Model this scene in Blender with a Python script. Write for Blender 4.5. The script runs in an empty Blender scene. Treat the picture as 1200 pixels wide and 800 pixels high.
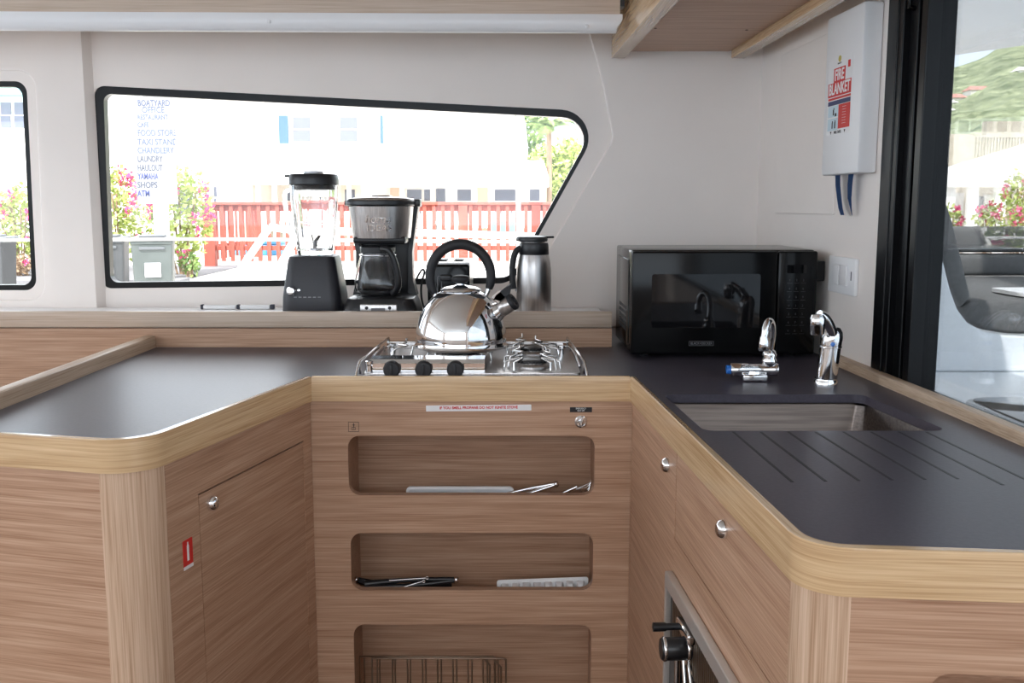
import bpy, bmesh, math, random
from mathutils import Matrix, Vector
PI = math.pi
random.seed(7)
C = bpy.context.scene.collection
R = math.radians

# ------------------------------------------------------------------ camera model
F, HZ, EYE = 1150.0, 240.0, 1.27
PITCH = math.atan((400 - HZ) / F)
cP, sP = math.cos(PITCH), math.sin(PITCH)
def ray(px, py):
    u = (px - 600) / F; v = (400 - py) / F
    return Vector((u, cP + v * sP, -sP + v * cP))
def V(px, py, Y):                       # survey point on the plane y = Y
    a = ray(px, py); t = Y / a[1]
    return Vector((a[0] * t, Y, EYE + a[2] * t))
def U(px, py, z):                       # survey point on the plane z = const
    a = ray(px, py); t = (z - EYE) / a[2]
    return Vector((a[0] * t, a[1] * t, z))

# ------------------------------------------------------------------ materials
def lin(c):
    c = c / 255.0
    return c / 12.92 if c <= 0.04045 else ((c + 0.055) / 1.055) ** 2.4
def rgb(r, g, b): return (lin(r), lin(g), lin(b), 1)
def mat(name, col, rough=0.5, metal=0.0, **kw):
    m = bpy.data.materials.new(name); m.use_nodes = True
    b = m.node_tree.nodes['Principled BSDF']
    b.inputs['Base Color'].default_value = col
    b.inputs['Roughness'].default_value = rough
    b.inputs['Metallic'].default_value = metal
    for k, v in kw.items(): b.inputs[k.replace('_', ' ')].default_value = v
    return m
def noisy(name, c1, c2, rough=0.5, scale=(8, 8, 8), detail=4, bump=0.0, metal=0.0, r2=None, lo=0.35, hi=0.65):
    m = mat(name, c1, rough, metal); nt = m.node_tree; N = nt.nodes; L = nt.links
    b = N['Principled BSDF']
    tc = N.new('ShaderNodeTexCoord'); mp = N.new('ShaderNodeMapping')
    mp.inputs['Scale'].default_value = scale
    L.new(tc.outputs['Object'], mp.inputs['Vector'])
    n = N.new('ShaderNodeTexNoise'); n.inputs['Scale'].default_value = 1; n.inputs['Detail'].default_value = detail
    L.new(mp.outputs[0], n.inputs['Vector'])
    cr = N.new('ShaderNodeValToRGB'); e = cr.color_ramp.elements
    e[0].position = lo; e[1].position = hi; e[0].color = c1; e[1].color = c2
    L.new(n.outputs['Fac'], cr.inputs[0]); L.new(cr.outputs[0], b.inputs['Base Color'])
    if bump:
        bp = N.new('ShaderNodeBump'); bp.inputs['Strength'].default_value = bump; bp.inputs['Distance'].default_value = 0.002
        L.new(n.outputs['Fac'], bp.inputs['Height']); L.new(bp.outputs[0], b.inputs['Normal'])
    return m
def wood(name, base, dark, light, axis, rough=0.42, knot=False):
    """oak veneer, grain running along the given axis"""
    m = mat(name, base, rough); nt = m.node_tree; N = nt.nodes; L = nt.links
    b = N['Principled BSDF']; b.inputs['Specular IOR Level'].default_value = 0.35
    tc = N.new('ShaderNodeAttribute'); tc.attribute_name = 'grain'
    def noise(sl, sc, det, dist):
        mp = N.new('ShaderNodeMapping'); s = [sl, sc, sc]
        mp.inputs['Scale'].default_value = s
        L.new(tc.outputs['Vector'], mp.inputs['Vector'])
        n = N.new('ShaderNodeTexNoise'); n.inputs['Scale'].default_value = 1
        n.inputs['Detail'].default_value = det; n.inputs['Distortion'].default_value = dist
        L.new(mp.outputs[0], n.inputs['Vector']); return n
    fine = noise(7.0, 420, 3, 0.2); broad = noise(1.6, 75, 4, 0.4)
    mix = N.new('ShaderNodeMath'); mix.operation = 'ADD'
    sc1 = N.new('ShaderNodeMath'); sc1.operation = 'MULTIPLY'; sc1.inputs[1].default_value = 0.6
    sc2 = N.new('ShaderNodeMath'); sc2.operation = 'MULTIPLY'; sc2.inputs[1].default_value = 0.4
    L.new(fine.outputs['Fac'], sc1.inputs[0]); L.new(broad.outputs['Fac'], sc2.inputs[0])
    L.new(sc1.outputs[0], mix.inputs[0]); L.new(sc2.outputs[0], mix.inputs[1])
    cr = N.new('ShaderNodeValToRGB'); e = cr.color_ramp.elements
    e[0].position = 0.34; e[0].color = dark; e[1].position = 0.66; e[1].color = light
    k = e.new(0.5); k.color = base
    L.new(mix.outputs[0], cr.inputs[0]); L.new(cr.outputs[0], b.inputs['Base Color'])
    bp = N.new('ShaderNodeBump'); bp.inputs['Strength'].default_value = 0.12; bp.inputs['Distance'].default_value = 0.001
    L.new(fine.outputs['Fac'], bp.inputs['Height']); L.new(bp.outputs[0], b.inputs['Normal'])
    return m
def pane_mat(name, tint=(1, 1, 1, 1), refl=1.0):
    m = bpy.data.materials.new(name); m.use_nodes = True; nt = m.node_tree; N = nt.nodes; L = nt.links
    N.clear(); o = N.new('ShaderNodeOutputMaterial'); mx = N.new('ShaderNodeMixShader')
    t = N.new('ShaderNodeBsdfTransparent'); t.inputs[0].default_value = tint
    g = N.new('ShaderNodeBsdfGlossy'); g.inputs['Roughness'].default_value = 0.0
    fr = N.new('ShaderNodeFresnel'); fr.inputs[0].default_value = 1.5
    mu = N.new('ShaderNodeMath'); mu.operation = 'MULTIPLY'; mu.inputs[1].default_value = refl
    L.new(fr.outputs[0], mu.inputs[0]); L.new(mu.outputs[0], mx.inputs[0])
    L.new(t.outputs[0], mx.inputs[1]); L.new(g.outputs[0], mx.inputs[2]); L.new(mx.outputs[0], o.inputs[0])
    return m

oakA, oakD, oakL = rgb(180, 144, 118), rgb(156, 118, 93), rgb(199, 165, 140)
trA, trD, trL = rgb(203, 170, 130), rgb(178, 143, 103), rgb(220, 190, 150)
M = {}
M['oak_x'] = wood('oak_veneer_x', oakA, oakD, oakL, 0)
M['oak_y'] = wood('oak_veneer_y', oakA, oakD, oakL, 1)
M['oak_z'] = wood('oak_veneer_z', rgb(196, 166, 140), rgb(168, 134, 106), rgb(212, 184, 160), 2)
M['trim_x'] = wood('oak_trim_x', trA, trD, trL, 0, 0.2)
M['trim_y'] = wood('oak_trim_y', trA, trD, trL, 1, 0.2)
for n_ in ('trim_x', 'trim_y'):
    b_ = M[n_].node_tree.nodes['Principled BSDF']; b_.inputs['Coat Weight'].default_value = 0.5; b_.inputs['Coat Roughness'].default_value = 0.12
M['pale_x'] = wood('pale_oak_x', rgb(196, 176, 158), rgb(180, 158, 138), rgb(206, 188, 172), 0)
M['rail_y'] = wood('pale_oak_y', rgb(190, 166, 142), rgb(166, 140, 116), rgb(204, 182, 160), 1)
M['wall'] = noisy('gelcoat_wall', rgb(235, 227, 221), rgb(239, 231, 225), 0.45, (3, 3, 3))
M['whitegloss'] = mat('white_gloss_plastic', rgb(232, 231, 232), 0.3)
M['ceil'] = mat('ceiling_vinyl', rgb(226, 222, 216), 0.7)
M['floor_y'] = wood('floor_boards', rgb(86, 62, 46), rgb(70, 48, 34), rgb(100, 76, 58), 1)
M['laminate'] = noisy('charcoal_laminate', rgb(64, 59, 69), rgb(71, 66, 76), 0.38, (160, 160, 160), 2, 0.05)
M['groove'] = mat('groove_dark', rgb(34, 32, 34), 0.5)
M['black'] = mat('black_gloss', rgb(11, 11, 12), 0.14, Specular_IOR_Level=0.18)
M['blackframe'] = mat('black_anodised', rgb(12, 12, 14), 0.3, Specular_IOR_Level=0.25)
M['blackplastic'] = noisy('black_plastic', rgb(34, 34, 40), rgb(38, 38, 44), 0.42, (300, 300, 300), 2, 0.05)
M['darkplastic'] = mat('dark_plastic', rgb(24, 24, 27), 0.35)
M['rubber'] = mat('black_rubber', rgb(26, 26, 30), 0.55)
M['chrome'] = mat('chrome', (0.82, 0.82, 0.83, 1), 0.06, 1.0)
M['steel'] = noisy('brushed_steel', rgb(176, 172, 170), rgb(196, 192, 190), 0.28, (260, 260, 4), 3, 0.03, 1.0)
M['satin'] = mat('satin_aluminium', rgb(200, 194, 188), 0.35, 0.55)
M['sinksteel'] = noisy('sink_steel', rgb(104, 95, 90), rgb(124, 114, 108), 0.33, (6, 200, 200), 3, 0.03, 1.0)
M['wire'] = mat('wire_steel', (0.72, 0.71, 0.70, 1), 0.16, 1.0)
M['bronzewire'] = mat('oven_wire', rgb(150, 130, 112), 0.35, 0.9)
M['white'] = mat('white_plastic', rgb(235, 235, 236), 0.4)
M['greyplast'] = mat('grey_plastic', rgb(150, 150, 154), 0.4)
M['frost'] = mat('frosted_plastic', rgb(222, 224, 228), 0.4)
M['red'] = mat('red_print', rgb(206, 40, 34), 0.5)
M['blueprint'] = mat('navy_print', rgb(44, 52, 96), 0.5)
M['lightblue'] = mat('pale_blue_print', rgb(196, 216, 226), 0.5)
M['blackprint'] = mat('black_print', rgb(28, 26, 28), 0.6)
M['greyprint'] = mat('grey_print', rgb(52, 54, 66), 0.6)
M['ribbon'] = noisy('blue_webbing', rgb(38, 72, 120), rgb(48, 86, 138), 0.8, (400, 400, 400), 2, 0.2)
M['bluedot'] = mat('blue_cap', rgb(46, 110, 190), 0.3)
M['cover'] = mat('gold_print', rgb(196, 180, 90), 0.5)
M['glass'] = mat('clear_glass', (1, 1, 1, 1), 0.0, 0.0, Transmission_Weight=1.0, IOR=1.3)
M['jarglass'] = mat('jar_glass', (0.86, 0.88, 0.90, 1), 0.0, 0.0, Transmission_Weight=1.0, IOR=1.5)
M['carafe'] = mat('carafe_glass', (0.95, 0.96, 0.97, 1), 0.0, 0.0, Transmission_Weight=1.0, IOR=1.35)
M['pane'] = pane_mat('window_glass', (0.97, 0.98, 0.98, 1), 0.7)
M['doorpane'] = pane_mat('door_glass', (0.575, 0.59, 0.60, 1), 0.30)
M['screen'] = mat('grey_display', rgb(120, 118, 120), 0.2)
M['darkglass'] = mat('dark_glass', rgb(17, 17, 19), 0.04, Specular_IOR_Level=0.4)
M['silverprint'] = mat('silver_print', rgb(120, 120, 124), 0.4)
M['dimprint'] = mat('dim_print', rgb(52, 52, 56), 0.5)
# outside
M['bwhite'] = noisy('white_render', rgb(240, 237, 232), rgb(246, 244, 240), 0.8, (2, 2, 2))
M['bcream'] = mat('cream_render', rgb(232, 222, 208), 0.8)
M['bpeach'] = mat('peach_wall', rgb(214, 184, 158), 0.8)
M['roofw'] = noisy('white_metal_roof', rgb(236, 240, 246), rgb(242, 245, 250), 0.55, (1, 14, 1))
M['shutter'] = mat('blue_shutter', rgb(48, 80, 104), 0.6)
M['winglass'] = mat('house_window', rgb(92, 94, 108), 0.3)
M['fence'] = noisy('red_painted_timber', rgb(136, 62, 50), rgb(154, 78, 64), 0.7, (6, 6, 2))
M['leaf'] = noisy('leaf_green', rgb(130, 150, 62), rgb(190, 200, 120), 0.6, (9, 9, 9))
M['leafd'] = noisy('leaf_dark', rgb(62, 92, 40), rgb(122, 146, 70), 0.6, (5, 5, 5))
M['palm'] = noisy('palm_green', rgb(76, 106, 52), rgb(140, 158, 90), 0.6, (5, 5, 5))
M['bloom'] = noisy('magenta_bloom', rgb(190, 40, 100), rgb(220, 92, 140), 0.6, (9, 9, 9))
M['bark'] = noisy('bark', rgb(118, 96, 76), rgb(150, 126, 102), 0.8, (20, 20, 4))
M['bin'] = noisy('grey_bin_plastic', rgb(56, 59, 62), rgb(64, 67, 70), 0.5, (4, 4, 4))
M['bing'] = noisy('green_bin_plastic', rgb(66, 73, 72), rgb(76, 83, 82), 0.5, (4, 4, 4))
M['binlid'] = mat('bin_lid', rgb(84, 88, 92), 0.5)
M['concrete'] = noisy('dock_concrete', rgb(196, 192, 186), rgb(212, 208, 202), 0.9, (1.5, 1.5, 1.5))
M['shaded_pavers'] = noisy('shaded_paving', rgb(96, 96, 100), rgb(110, 110, 114), 0.9, (3, 3, 3))
M['rope'] = mat('white_rope', rgb(235, 233, 230), 0.8)
M['cyan'] = mat('cyan_plastic', rgb(104, 170, 196), 0.5)
M['bluebox'] = mat('blue_box', rgb(64, 128, 168), 0.5)
M['stone'] = noisy('pale_stone', rgb(176, 166, 146), rgb(192, 182, 164), 0.9, (2, 2, 2))
M['teal'] = mat('teal_trim', rgb(130, 190, 190), 0.6)
M['gel'] = mat('fibreglass', rgb(238, 242, 246), 0.25)
M['cushion'] = noisy('charcoal_cushion', rgb(100, 100, 100), rgb(110, 110, 110), 0.75, (90, 90, 90), 2, 0.1)
M['hardtop'] = mat('hardtop_grey', rgb(206, 210, 214), 0.5)
M['hill'] = noisy('hill_green', rgb(104, 116, 86), rgb(164, 172, 136), 0.95, (0.35, 0.35, 0.35), 10, 0.0)
M['pinkroof'] = mat('pink_roof', rgb(206, 150, 138), 0.8)
M['soil'] = noisy('brown_planting', rgb(128, 104, 84), rgb(164, 140, 112), 0.9, (14, 14, 14))
M['signboard'] = mat('weathered_board', rgb(132, 132, 138), 0.7)
M['signtext'] = mat('sign_blue', rgb(26, 36, 100), 0.6)
M['signgrey'] = mat('sign_weathered', rgb(66, 74, 96), 0.6)

# ------------------------------------------------------------------ object helpers
WM = {}                                      # world matrix of each object while building
def wm(o): return WM.get(o.name, Matrix.Identity(4))
def thing(name, label, cat, loc=(0, 0, 0), rz=0.0, group=None, tilt=None):
    o = bpy.data.objects.new(name, None); C.objects.link(o)
    o.location = loc; o.rotation_euler = (0, 0, rz); o.empty_display_size = 0.05
    WM[o.name] = Matrix.Translation(loc) @ Matrix.Rotation(rz, 4, 'Z')
    o['label'] = label; o['category'] = cat
    if group: o['group'] = group
    return o
def tag(o, label, cat, group=None):
    o['label'] = label; o['category'] = cat
    if group: o['group'] = group
    return o
def grain(me, fn):
    """store where each vertex lies along (x) and across (y, z) the wood grain"""
    a = me.attributes.get('grain') or me.attributes.new('grain', 'FLOAT_VECTOR', 'POINT')
    sh = random.uniform(0, 9)
    for i, v in enumerate(me.vertices):
        g = fn(v.co); a.data[i].vector = (g[0] + sh, g[1] + sh, g[2])
AX = {'x': (0, 1, 2), 'y': (1, 0, 2), 'z': (2, 0, 1)}
def regrain(o, path):
    """grain that follows a plan path round its bends"""
    off = o.matrix_world if o.parent is None else wm(o)
    P_ = [Vector(p) for p in path]
    def fn(co):
        w = off @ co; q = Vector((w.x, w.y)); best = None; s = 0
        for a, b in zip(P_, P_[1:]):
            d = b - a; t = max(0, min(1, (q - a).dot(d) / d.length_squared)); e = (q - a - d * t).length
            if best is None or e < best[0]: best = (e, s + t * d.length)
            s += d.length
        return (best[1], best[0], w.z)
    grain(o.data, fn); return o
def link(name, me, m, parent=None, local=False, smooth=False, label=None):
    if isinstance(m, str) and m[-2:] in ('_x', '_y', '_z') and 'grain' not in me.attributes:
        ax = AX[m[-1]]; grain(me, lambda c: (c[ax[0]], c[ax[1]], c[ax[2]]))
    if parent is not None and not local: me.transform(wm(parent).inverted())
    o = bpy.data.objects.new(name, me); C.objects.link(o); me.name = o.name
    if m is not None: me.materials.clear(); me.materials.append(M[m] if isinstance(m, str) else m)
    if parent is not None: o.parent = parent; WM[o.name] = wm(parent)
    for p in me.polygons: p.use_smooth = smooth
    if label: o['label'] = label
    return o
def rebase(o):
    """put a single-mesh thing's origin at the middle of its base"""
    vs = [v.co for v in o.data.vertices]
    c = Vector(((min(v.x for v in vs) + max(v.x for v in vs)) / 2, (min(v.y for v in vs) + max(v.y for v in vs)) / 2, min(v.z for v in vs)))
    o.data.transform(Matrix.Translation(-c)); o.location = c
    WM[o.name] = Matrix.Translation(c); return o
def struct(name, bm, m, smooth=False):
    o = obj(name, bm, m, None, smooth=smooth); o['kind'] = 'structure'; return o
def new(): return bmesh.new()
def obj(name, bm, m, parent=None, local=False, smooth=False, label=None, auto=None):
    bmesh.ops.recalc_face_normals(bm, faces=bm.faces)
    me = bpy.data.meshes.new(name); bm.to_mesh(me); bm.free()
    o = link(name, me, m, parent, local, smooth, label)
    if auto is not None: shade_auto(me, auto)
    return o
def shade_auto(me, ang=35):
    for p in me.polygons: p.use_smooth = True
    bm = bmesh.new(); bm.from_mesh(me); a = R(ang)
    for e in bm.edges:
        e.smooth = not (len(e.link_faces) == 2 and e.calc_face_angle(0) > a)
    bm.to_mesh(me); bm.free()
def box(bm, x0, x1, y0, y1, z0, z1, bev=0.0, seg=2, mx=None):
    r = bmesh.ops.create_cube(bm, size=1.0); vs = r['verts']
    for v in vs:
        v.co = Vector(((x0 + x1) / 2 + v.co.x * (x1 - x0), (y0 + y1) / 2 + v.co.y * (y1 - y0), (z0 + z1) / 2 + v.co.z * (z1 - z0)))
    if bev:
        es = list({e for v in vs for e in v.link_edges})
        g = bmesh.ops.bevel(bm, geom=es, offset=bev, segments=seg, affect='EDGES', profile=0.5)
        vs = list({v for f in g['faces'] for v in f.verts} | {v for v in vs if v.is_valid})
    if mx is not None:
        for v in vs: v.co = mx @ v.co
    return vs
def prism(bm, pts, z0, z1, bev=0.0, top_only=True, seg=3):
    """plan polygon extruded upward"""
    b = [bm.verts.new((p[0], p[1], z0)) for p in pts]; t = [bm.verts.new((p[0], p[1], z1)) for p in pts]
    n = len(pts); tf = bm.faces.new(t); bf = bm.faces.new(b[::-1])
    for i in range(n): bm.faces.new((b[i], b[(i + 1) % n], t[(i + 1) % n], t[i]))
    if bev:
        es = list(tf.edges) + ([] if top_only else list(bf.edges))
        bmesh.ops.bevel(bm, geom=es, offset=bev, segments=seg, affect='EDGES', profile=0.5)
def fillet(pts, rad, n=10, closed=False):
    """round the corners of a 2-D polyline; rad may be a number or a list per point"""
    out = []; N = len(pts)
    for i, p in enumerate(pts):
        r = rad[i] if isinstance(rad, (list, tuple)) else rad
        if (not closed and i in (0, N - 1)) or r <= 0: out.append(tuple(p)); continue
        p = Vector(p[:2]); a = Vector(pts[i - 1][:2]) - p; b = Vector(pts[(i + 1) % N][:2]) - p
        la, lb = a.length, b.length; a.normalize(); b.normalize()
        th = math.acos(max(-1, min(1, a.dot(b)))); d = min(r / math.tan(th / 2), la * 0.49, lb * 0.49); rr = d * math.tan(th / 2)
        c = p + (a + b).normalized() * (rr / math.sin(th / 2))
        s = p + a * d - c; e = p + b * d - c
        a0 = math.atan2(s.y, s.x); a1 = math.atan2(e.y, e.x); da = (a1 - a0 + PI) % (2 * PI) - PI
        for k in range(n + 1):
            t = a0 + da * k / n; out.append((c.x + rr * math.cos(t), c.y + rr * math.sin(t)))
    return out
def offset(pts, d):
    """open polyline moved d to its left"""
    out = []
    for i, p in enumerate(pts):
        p = Vector(p); ns = []
        if i > 0: t = (p - Vector(pts[i - 1])).normalized(); ns.append(Vector((-t.y, t.x)))
        if i < len(pts) - 1: t = (Vector(pts[i + 1]) - p).normalized(); ns.append(Vector((-t.y, t.x)))
        n = sum(ns, Vector((0, 0))).normalized(); out.append(tuple(p + n * (d / max(0.3, n.dot(ns[0])))))
    return out
def strip(bm, path, th, z0, z1, bev=0.0):
    prism(bm, list(path) + offset(path, th)[::-1], z0, z1, bev)
def rrect(x0, x1, y0, y1, r, n=6): return fillet([(x0, y0), (x1, y0), (x1, y1), (x0, y1)], r, n, True)
def curve_mesh(cu):
    o = bpy.data.objects.new('tmp', cu); C.objects.link(o)
    dg = bpy.context.evaluated_depsgraph_get()
    me = bpy.data.meshes.new_from_object(o.evaluated_get(dg))
    bpy.data.objects.remove(o); bpy.data.curves.remove(cu); return me
def plate_me(loops, th, frame=Matrix.Identity(4), bev=0.0):
    """flat plate with holes: loops[0] outer, the rest holes; local XY, thickness th centred then moved to 0..th"""
    cu = bpy.data.curves.new('tmp', 'CURVE'); cu.dimensions = '2D'; cu.fill_mode = 'BOTH'
    cu.extrude = max(th / 2 - bev, 0.0001); cu.bevel_depth = bev; cu.bevel_resolution = 2
    if bev: cu.offset = -bev
    for lp in loops:
        s = cu.splines.new('POLY'); s.points.add(len(lp) - 1); s.use_cyclic_u = True
        for q, p in zip(s.points, lp): q.co = (p[0], p[1], 0, 1)
    me = curve_mesh(cu); grain(me, lambda c: c)
    me.transform(frame @ Matrix.Translation((0, 0, th / 2))); return me
def plate(name, loops, th, m, parent=None, frame=Matrix.Identity(4), bev=0.0, local=False, label=None):
    me = plate_me(loops, th, frame, bev); o = link(name, me, m, parent, local, False, label); shade_auto(me, 30); return o
def vframe(A, B):
    """vertical plane through plan points A, B: local x along AB, y up, z = right-hand normal"""
    x = Vector((B[0] - A[0], B[1] - A[1], 0)).normalized(); y = Vector((0, 0, 1)); z = x.cross(y)
    m = Matrix((x, y, z)).transposed().to_4x4(); m.translation = Vector((A[0], A[1], 0)); return m
def tube_me(pts, r, cyc=False, res=3, radii=None, smooth=False):
    cu = bpy.data.curves.new('tmp', 'CURVE'); cu.dimensions = '3D'; cu.bevel_depth = r; cu.bevel_resolution = res; cu.use_fill_caps = True
    if smooth:
        s = cu.splines.new('NURBS'); s.points.add(len(pts) - 1); s.use_endpoint_u = True; s.order_u = 3; s.resolution_u = 6
    else:
        s = cu.splines.new('POLY'); s.points.add(len(pts) - 1)
    s.use_cyclic_u = cyc
    for i, (q, p) in enumerate(zip(s.points, pts)):
        q.co = (p[0], p[1], p[2], 1); q.radius = radii[i] if radii else 1.0
    return curve_mesh(cu)
def tube(name, pts, r, m, parent=None, cyc=False, res=3, radii=None, smooth=True, local=False, label=None):
    me = tube_me(pts, r, cyc, res, radii, smooth); o = link(name, me, m, parent, local, True, label); shade_auto(me, 50); return o
def tubes(name, lines, r, m, parent=None, smooth=False, local=False, label=None, res=2):
    bm = bmesh.new()
    for l in lines:
        me = tube_me(l, r, False, res, None, smooth); bm.from_mesh(me); bpy.data.meshes.remove(me)
    return obj(name, bm, m, parent, local, True, label, auto=50)
def lathe(bm, prof, c=(0, 0, 0), n=40, mx=None, sx=1.0, sy=1.0):
    """prof: list of (radius, z)"""
    rings = []; vs = []
    for r, z in prof:
        if r < 1e-6: ring = [bm.verts.new((c[0], c[1], c[2] + z))]
        else: ring = [bm.verts.new((c[0] + sx * r * math.cos(2 * PI * k / n), c[1] + sy * r * math.sin(2 * PI * k / n), c[2] + z)) for k in range(n)]
        rings.append(ring); vs += ring
    for a, b in zip(rings, rings[1:]):
        for k in range(n):
            k2 = (k + 1) % n
            if len(a) == 1 and len(b) == 1: continue
            if len(a) == 1: bm.faces.new((a[0], b[k2], b[k]))
            elif len(b) == 1: bm.faces.new((a[k], a[k2], b[0]))
            else: bm.faces.new((a[k], a[k2], b[k2], b[k]))
    if mx is not None:
        for v in vs: v.co = mx @ v.co
    return vs
def along(p, d, up=(0, 0, 1)):
    """matrix sending +Z to direction d at point p"""
    m = Vector(d).to_track_quat('Z', 'Y').to_matrix().to_4x4(); m.translation = Vector(p); return m
def text_me(s, size, frame, depth=0.0004, align='LEFT', sx=1.0, bold=0.0, shear=0.0):
    cu = bpy.data.curves.new('tmp', 'FONT'); cu.body = s; cu.size = size; cu.extrude = depth; cu.align_x = align; cu.align_y = 'CENTER'; cu.offset = bold; cu.shear = shear
    cu.resolution_u = 3
    me = curve_mesh(cu); me.transform(frame @ Matrix.Diagonal((sx, 1, 1, 1))); return me
def text(name, s, size, m, parent, frame, **k): return link(name, text_me(s, size, frame, **k), m, parent)
def texts(name, items, m, parent):
    bm = bmesh.new()
    for s, size, frame, k in items:
        me = text_me(s, size, frame, **k); bm.from_mesh(me); bpy.data.meshes.remove(me)
    return obj(name, bm, m, parent)
def kids(o): return [x for x in o.children]
def copy_tree(o, parent=None):
    c = o.copy(); C.objects.link(c); c.parent = parent
    for ch in kids(o): copy_tree(ch, c)
    return c
def T(x, y, z): return Matrix.Translation((x, y, z))
# frame for something facing the viewer (-Y): local x = +X, local y = +Z, normal = -Y
def facing(x, y, z, rx=0.0): return T(x, y, z) @ Matrix.Rotation(R(90) + rx, 4, 'X')

# ================================================================== ROOM SHELL
YW = 3.0
def wallX(y): return 0.785 - 0.05 * (y - 2.1)
WA, WB = (wallX(3.0), 3.0), (wallX(-1.2), -1.2)
bm = new(); box(bm, -3.2, 1.0, -1.4, 3.1, -0.06, 0.0); struct('floor', bm, 'floor_y')
bm = new(); box(bm, -3.2, 1.05, -1.4, 3.1, 2.03, 2.09); struct('ceiling', bm, 'ceil')
# back wall with the two windows
def q3(px, py): p = V(px, py, YW); return (p.x, p.z)
win_a = [q3(110, 100), q3(712, 131), q3(600, 332), q3(119, 338)]
win_out = fillet(win_a, [0.03, 0.085, 0.07, 0.03], 10, True)
lw1 = V(43, 340, YW); lw0 = V(31, 95, YW)
win_b = [(-2.55, lw0.z), (lw0.x, lw0.z), (lw1.x, lw1.z), (-2.55, lw1.z)]
win_out2 = fillet(win_b, 0.035, 8, True)
fr3 = facing(0, YW + 0.035, 0)
def inset(lp, d):
    """closed polygon shrunk by d (d may be a function of the edge normal)"""
    n = len(lp); out = []; area = sum(lp[i][0] * lp[(i + 1) % n][1] - lp[(i + 1) % n][0] * lp[i][1] for i in range(n)); sg = 1 if area > 0 else -1
    for i in range(n):
        p = Vector(lp[i]); a = (p - Vector(lp[i - 1])).normalized(); b = (Vector(lp[(i + 1) % n]) - p).normalized()
        na = Vector((-a.y, a.x)) * sg; nb = Vector((-b.y, b.x)) * sg
        da = d(na) if callable(d) else d; db = d(nb) if callable(d) else d
        det = na.x * nb.y - na.y * nb.x
        if abs(det) < 1e-4: v = na * (da + db) / 2
        else: v = Vector(((da * nb.y - db * na.y) / det, (na.x * db - nb.x * da) / det))
        out.append(tuple(p + v))
    return out
wl = plate('wall_back', [[(-3.1, 0), (0.95, 0), (0.95, 2.05), (-3.1, 2.05)], win_out, win_out2], 0.035, 'wall', None, fr3); wl['kind'] = 'structure'
# raised moulding plate that follows the big window, and the pillar between the windows
ml = [q3(100, 20), q3(684, 20), q3(690, 40), q3(706, 100), q3(718, 163), q3(640, 297), q3(602, 362), q3(612, 378), q3(100, 378)]
ml = fillet(ml, [0, 0, 0.03, 0.08, 0.05, 0.05, 0, 0, 0], 8, True)
mo = plate('trim_1', [[(-3.05, 0.9), (0.9, 0.9), (0.9, 2.028), (-3.05, 2.028)], ml, fillet(inset(win_b, -0.03), 0.05, 8, True)], 0.014, 'wall', None, facing(0, YW + 0.001, 0), bev=0.004); mo['kind'] = 'structure'
bm = new(); prism(bm, [(-1.41, 3.001), (-1.40, 2.975), (-1.265, 2.975), (-1.245, 3.001)], 0.93, 2.03)
struct('trim_2', bm, 'wall')
# windows: black bonded frame and glass
def dark_border(n):                    # wide at the left and the top, narrow elsewhere
    if n.x > 0.7: return 0.026
    if n.y < -0.7: return 0.022
    if n.y > 0.7: return 0.018
    return 0.012
for nm, a, ra, bd in (('window_1', win_a, [0.03, 0.085, 0.07, 0.03], dark_border), ('window_2', win_b, [0.035] * 4, lambda n: 0.016)):
    w = thing(nm, '', 'window', (0, YW, 0)); del w['label']; del w['category']; w['kind'] = 'structure'
    o_ = fillet(inset(a, -0.004), ra, 10, True); i_ = fillet(inset(a, bd), [max(0.012, r * 0.8) for r in ra], 10, True)
    plate('window_frame', [o_, i_], 0.03, 'blackframe', w, facing(0, YW + 0.034, 0))
    plate('window_pane', [fillet(inset(a, 0.004), ra, 10, True)], 0.004, 'pane', w, facing(0, YW + 0.03, 0))
# right wall: solid behind, black door post, glass in front
fw = vframe(WA, WB)
def wy(y): return (3.0 - y) * math.hypot(1, 0.05)
wr = plate('wall_right', [[(wy(3.05), 0), (wy(-1.3), 0), (wy(-1.3), 2.04), (wy(3.05), 2.04)],
      [(wy(2.10), 0.895), (wy(-0.6), 0.895), (wy(-0.6), 1.985), (wy(2.10), 1.985)]], 0.05, 'wall', None, fw @ T(0, 0, -0.05)); wr['kind'] = 'structure'
dr = thing('door_1', '', 'door', (wallX(1.9), 1.9, 0.895)); del dr['label']; del dr['category']; dr['kind'] = 'structure'
bm = new()
def wbox(bm, y0, y1, d0, d1, z0, z1, bev=0.002):
    box(bm, wy(y1), wy(y0), z0, z1, d0, d1, bev, 2, fw)
wbox(bm, 2.030, 2.105, -0.055, 0.006, 0.90, 1.995)
wbox(bm, 1.958, 2.030, -0.055, -0.008, 0.90, 1.995)
wbox(bm, 1.932, 1.958, -0.055, 0.003, 0.90, 1.995)
wbox(bm, 2.050, 2.055, 0.004, 0.009, 0.90, 1.995)
wbox(bm, 1.972, 1.977, -0.01, 0.003, 0.90, 1.995)
obj('door_post', bm, 'blackframe', dr)
bm = new(); wbox(bm, -0.6, 1.932, -0.045, 0.0, 1.94, 1.99); wbox(bm, -0.62, -0.56, -0.05, 0.0, 0.9, 1.99); wbox(bm, -0.6, 1.932, -0.045, -0.005, 0.885, 0.905)
obj('door_frame', bm, 'blackframe', dr)
bm = new(); wbox(bm, -0.58, 1.935, -0.03, -0.025, 0.903, 1.945, 0); obj('door_pane', bm, 'doorpane', dr)
tb = [fw @ Vector((wy(2.012), z, d)) for z, d in ((1.655, -0.008), (1.657, 0.004), (1.715, 0.004), (1.717, -0.008))]
tube('door_handle', tb, 0.005, 'black', dr, smooth=False)
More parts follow.
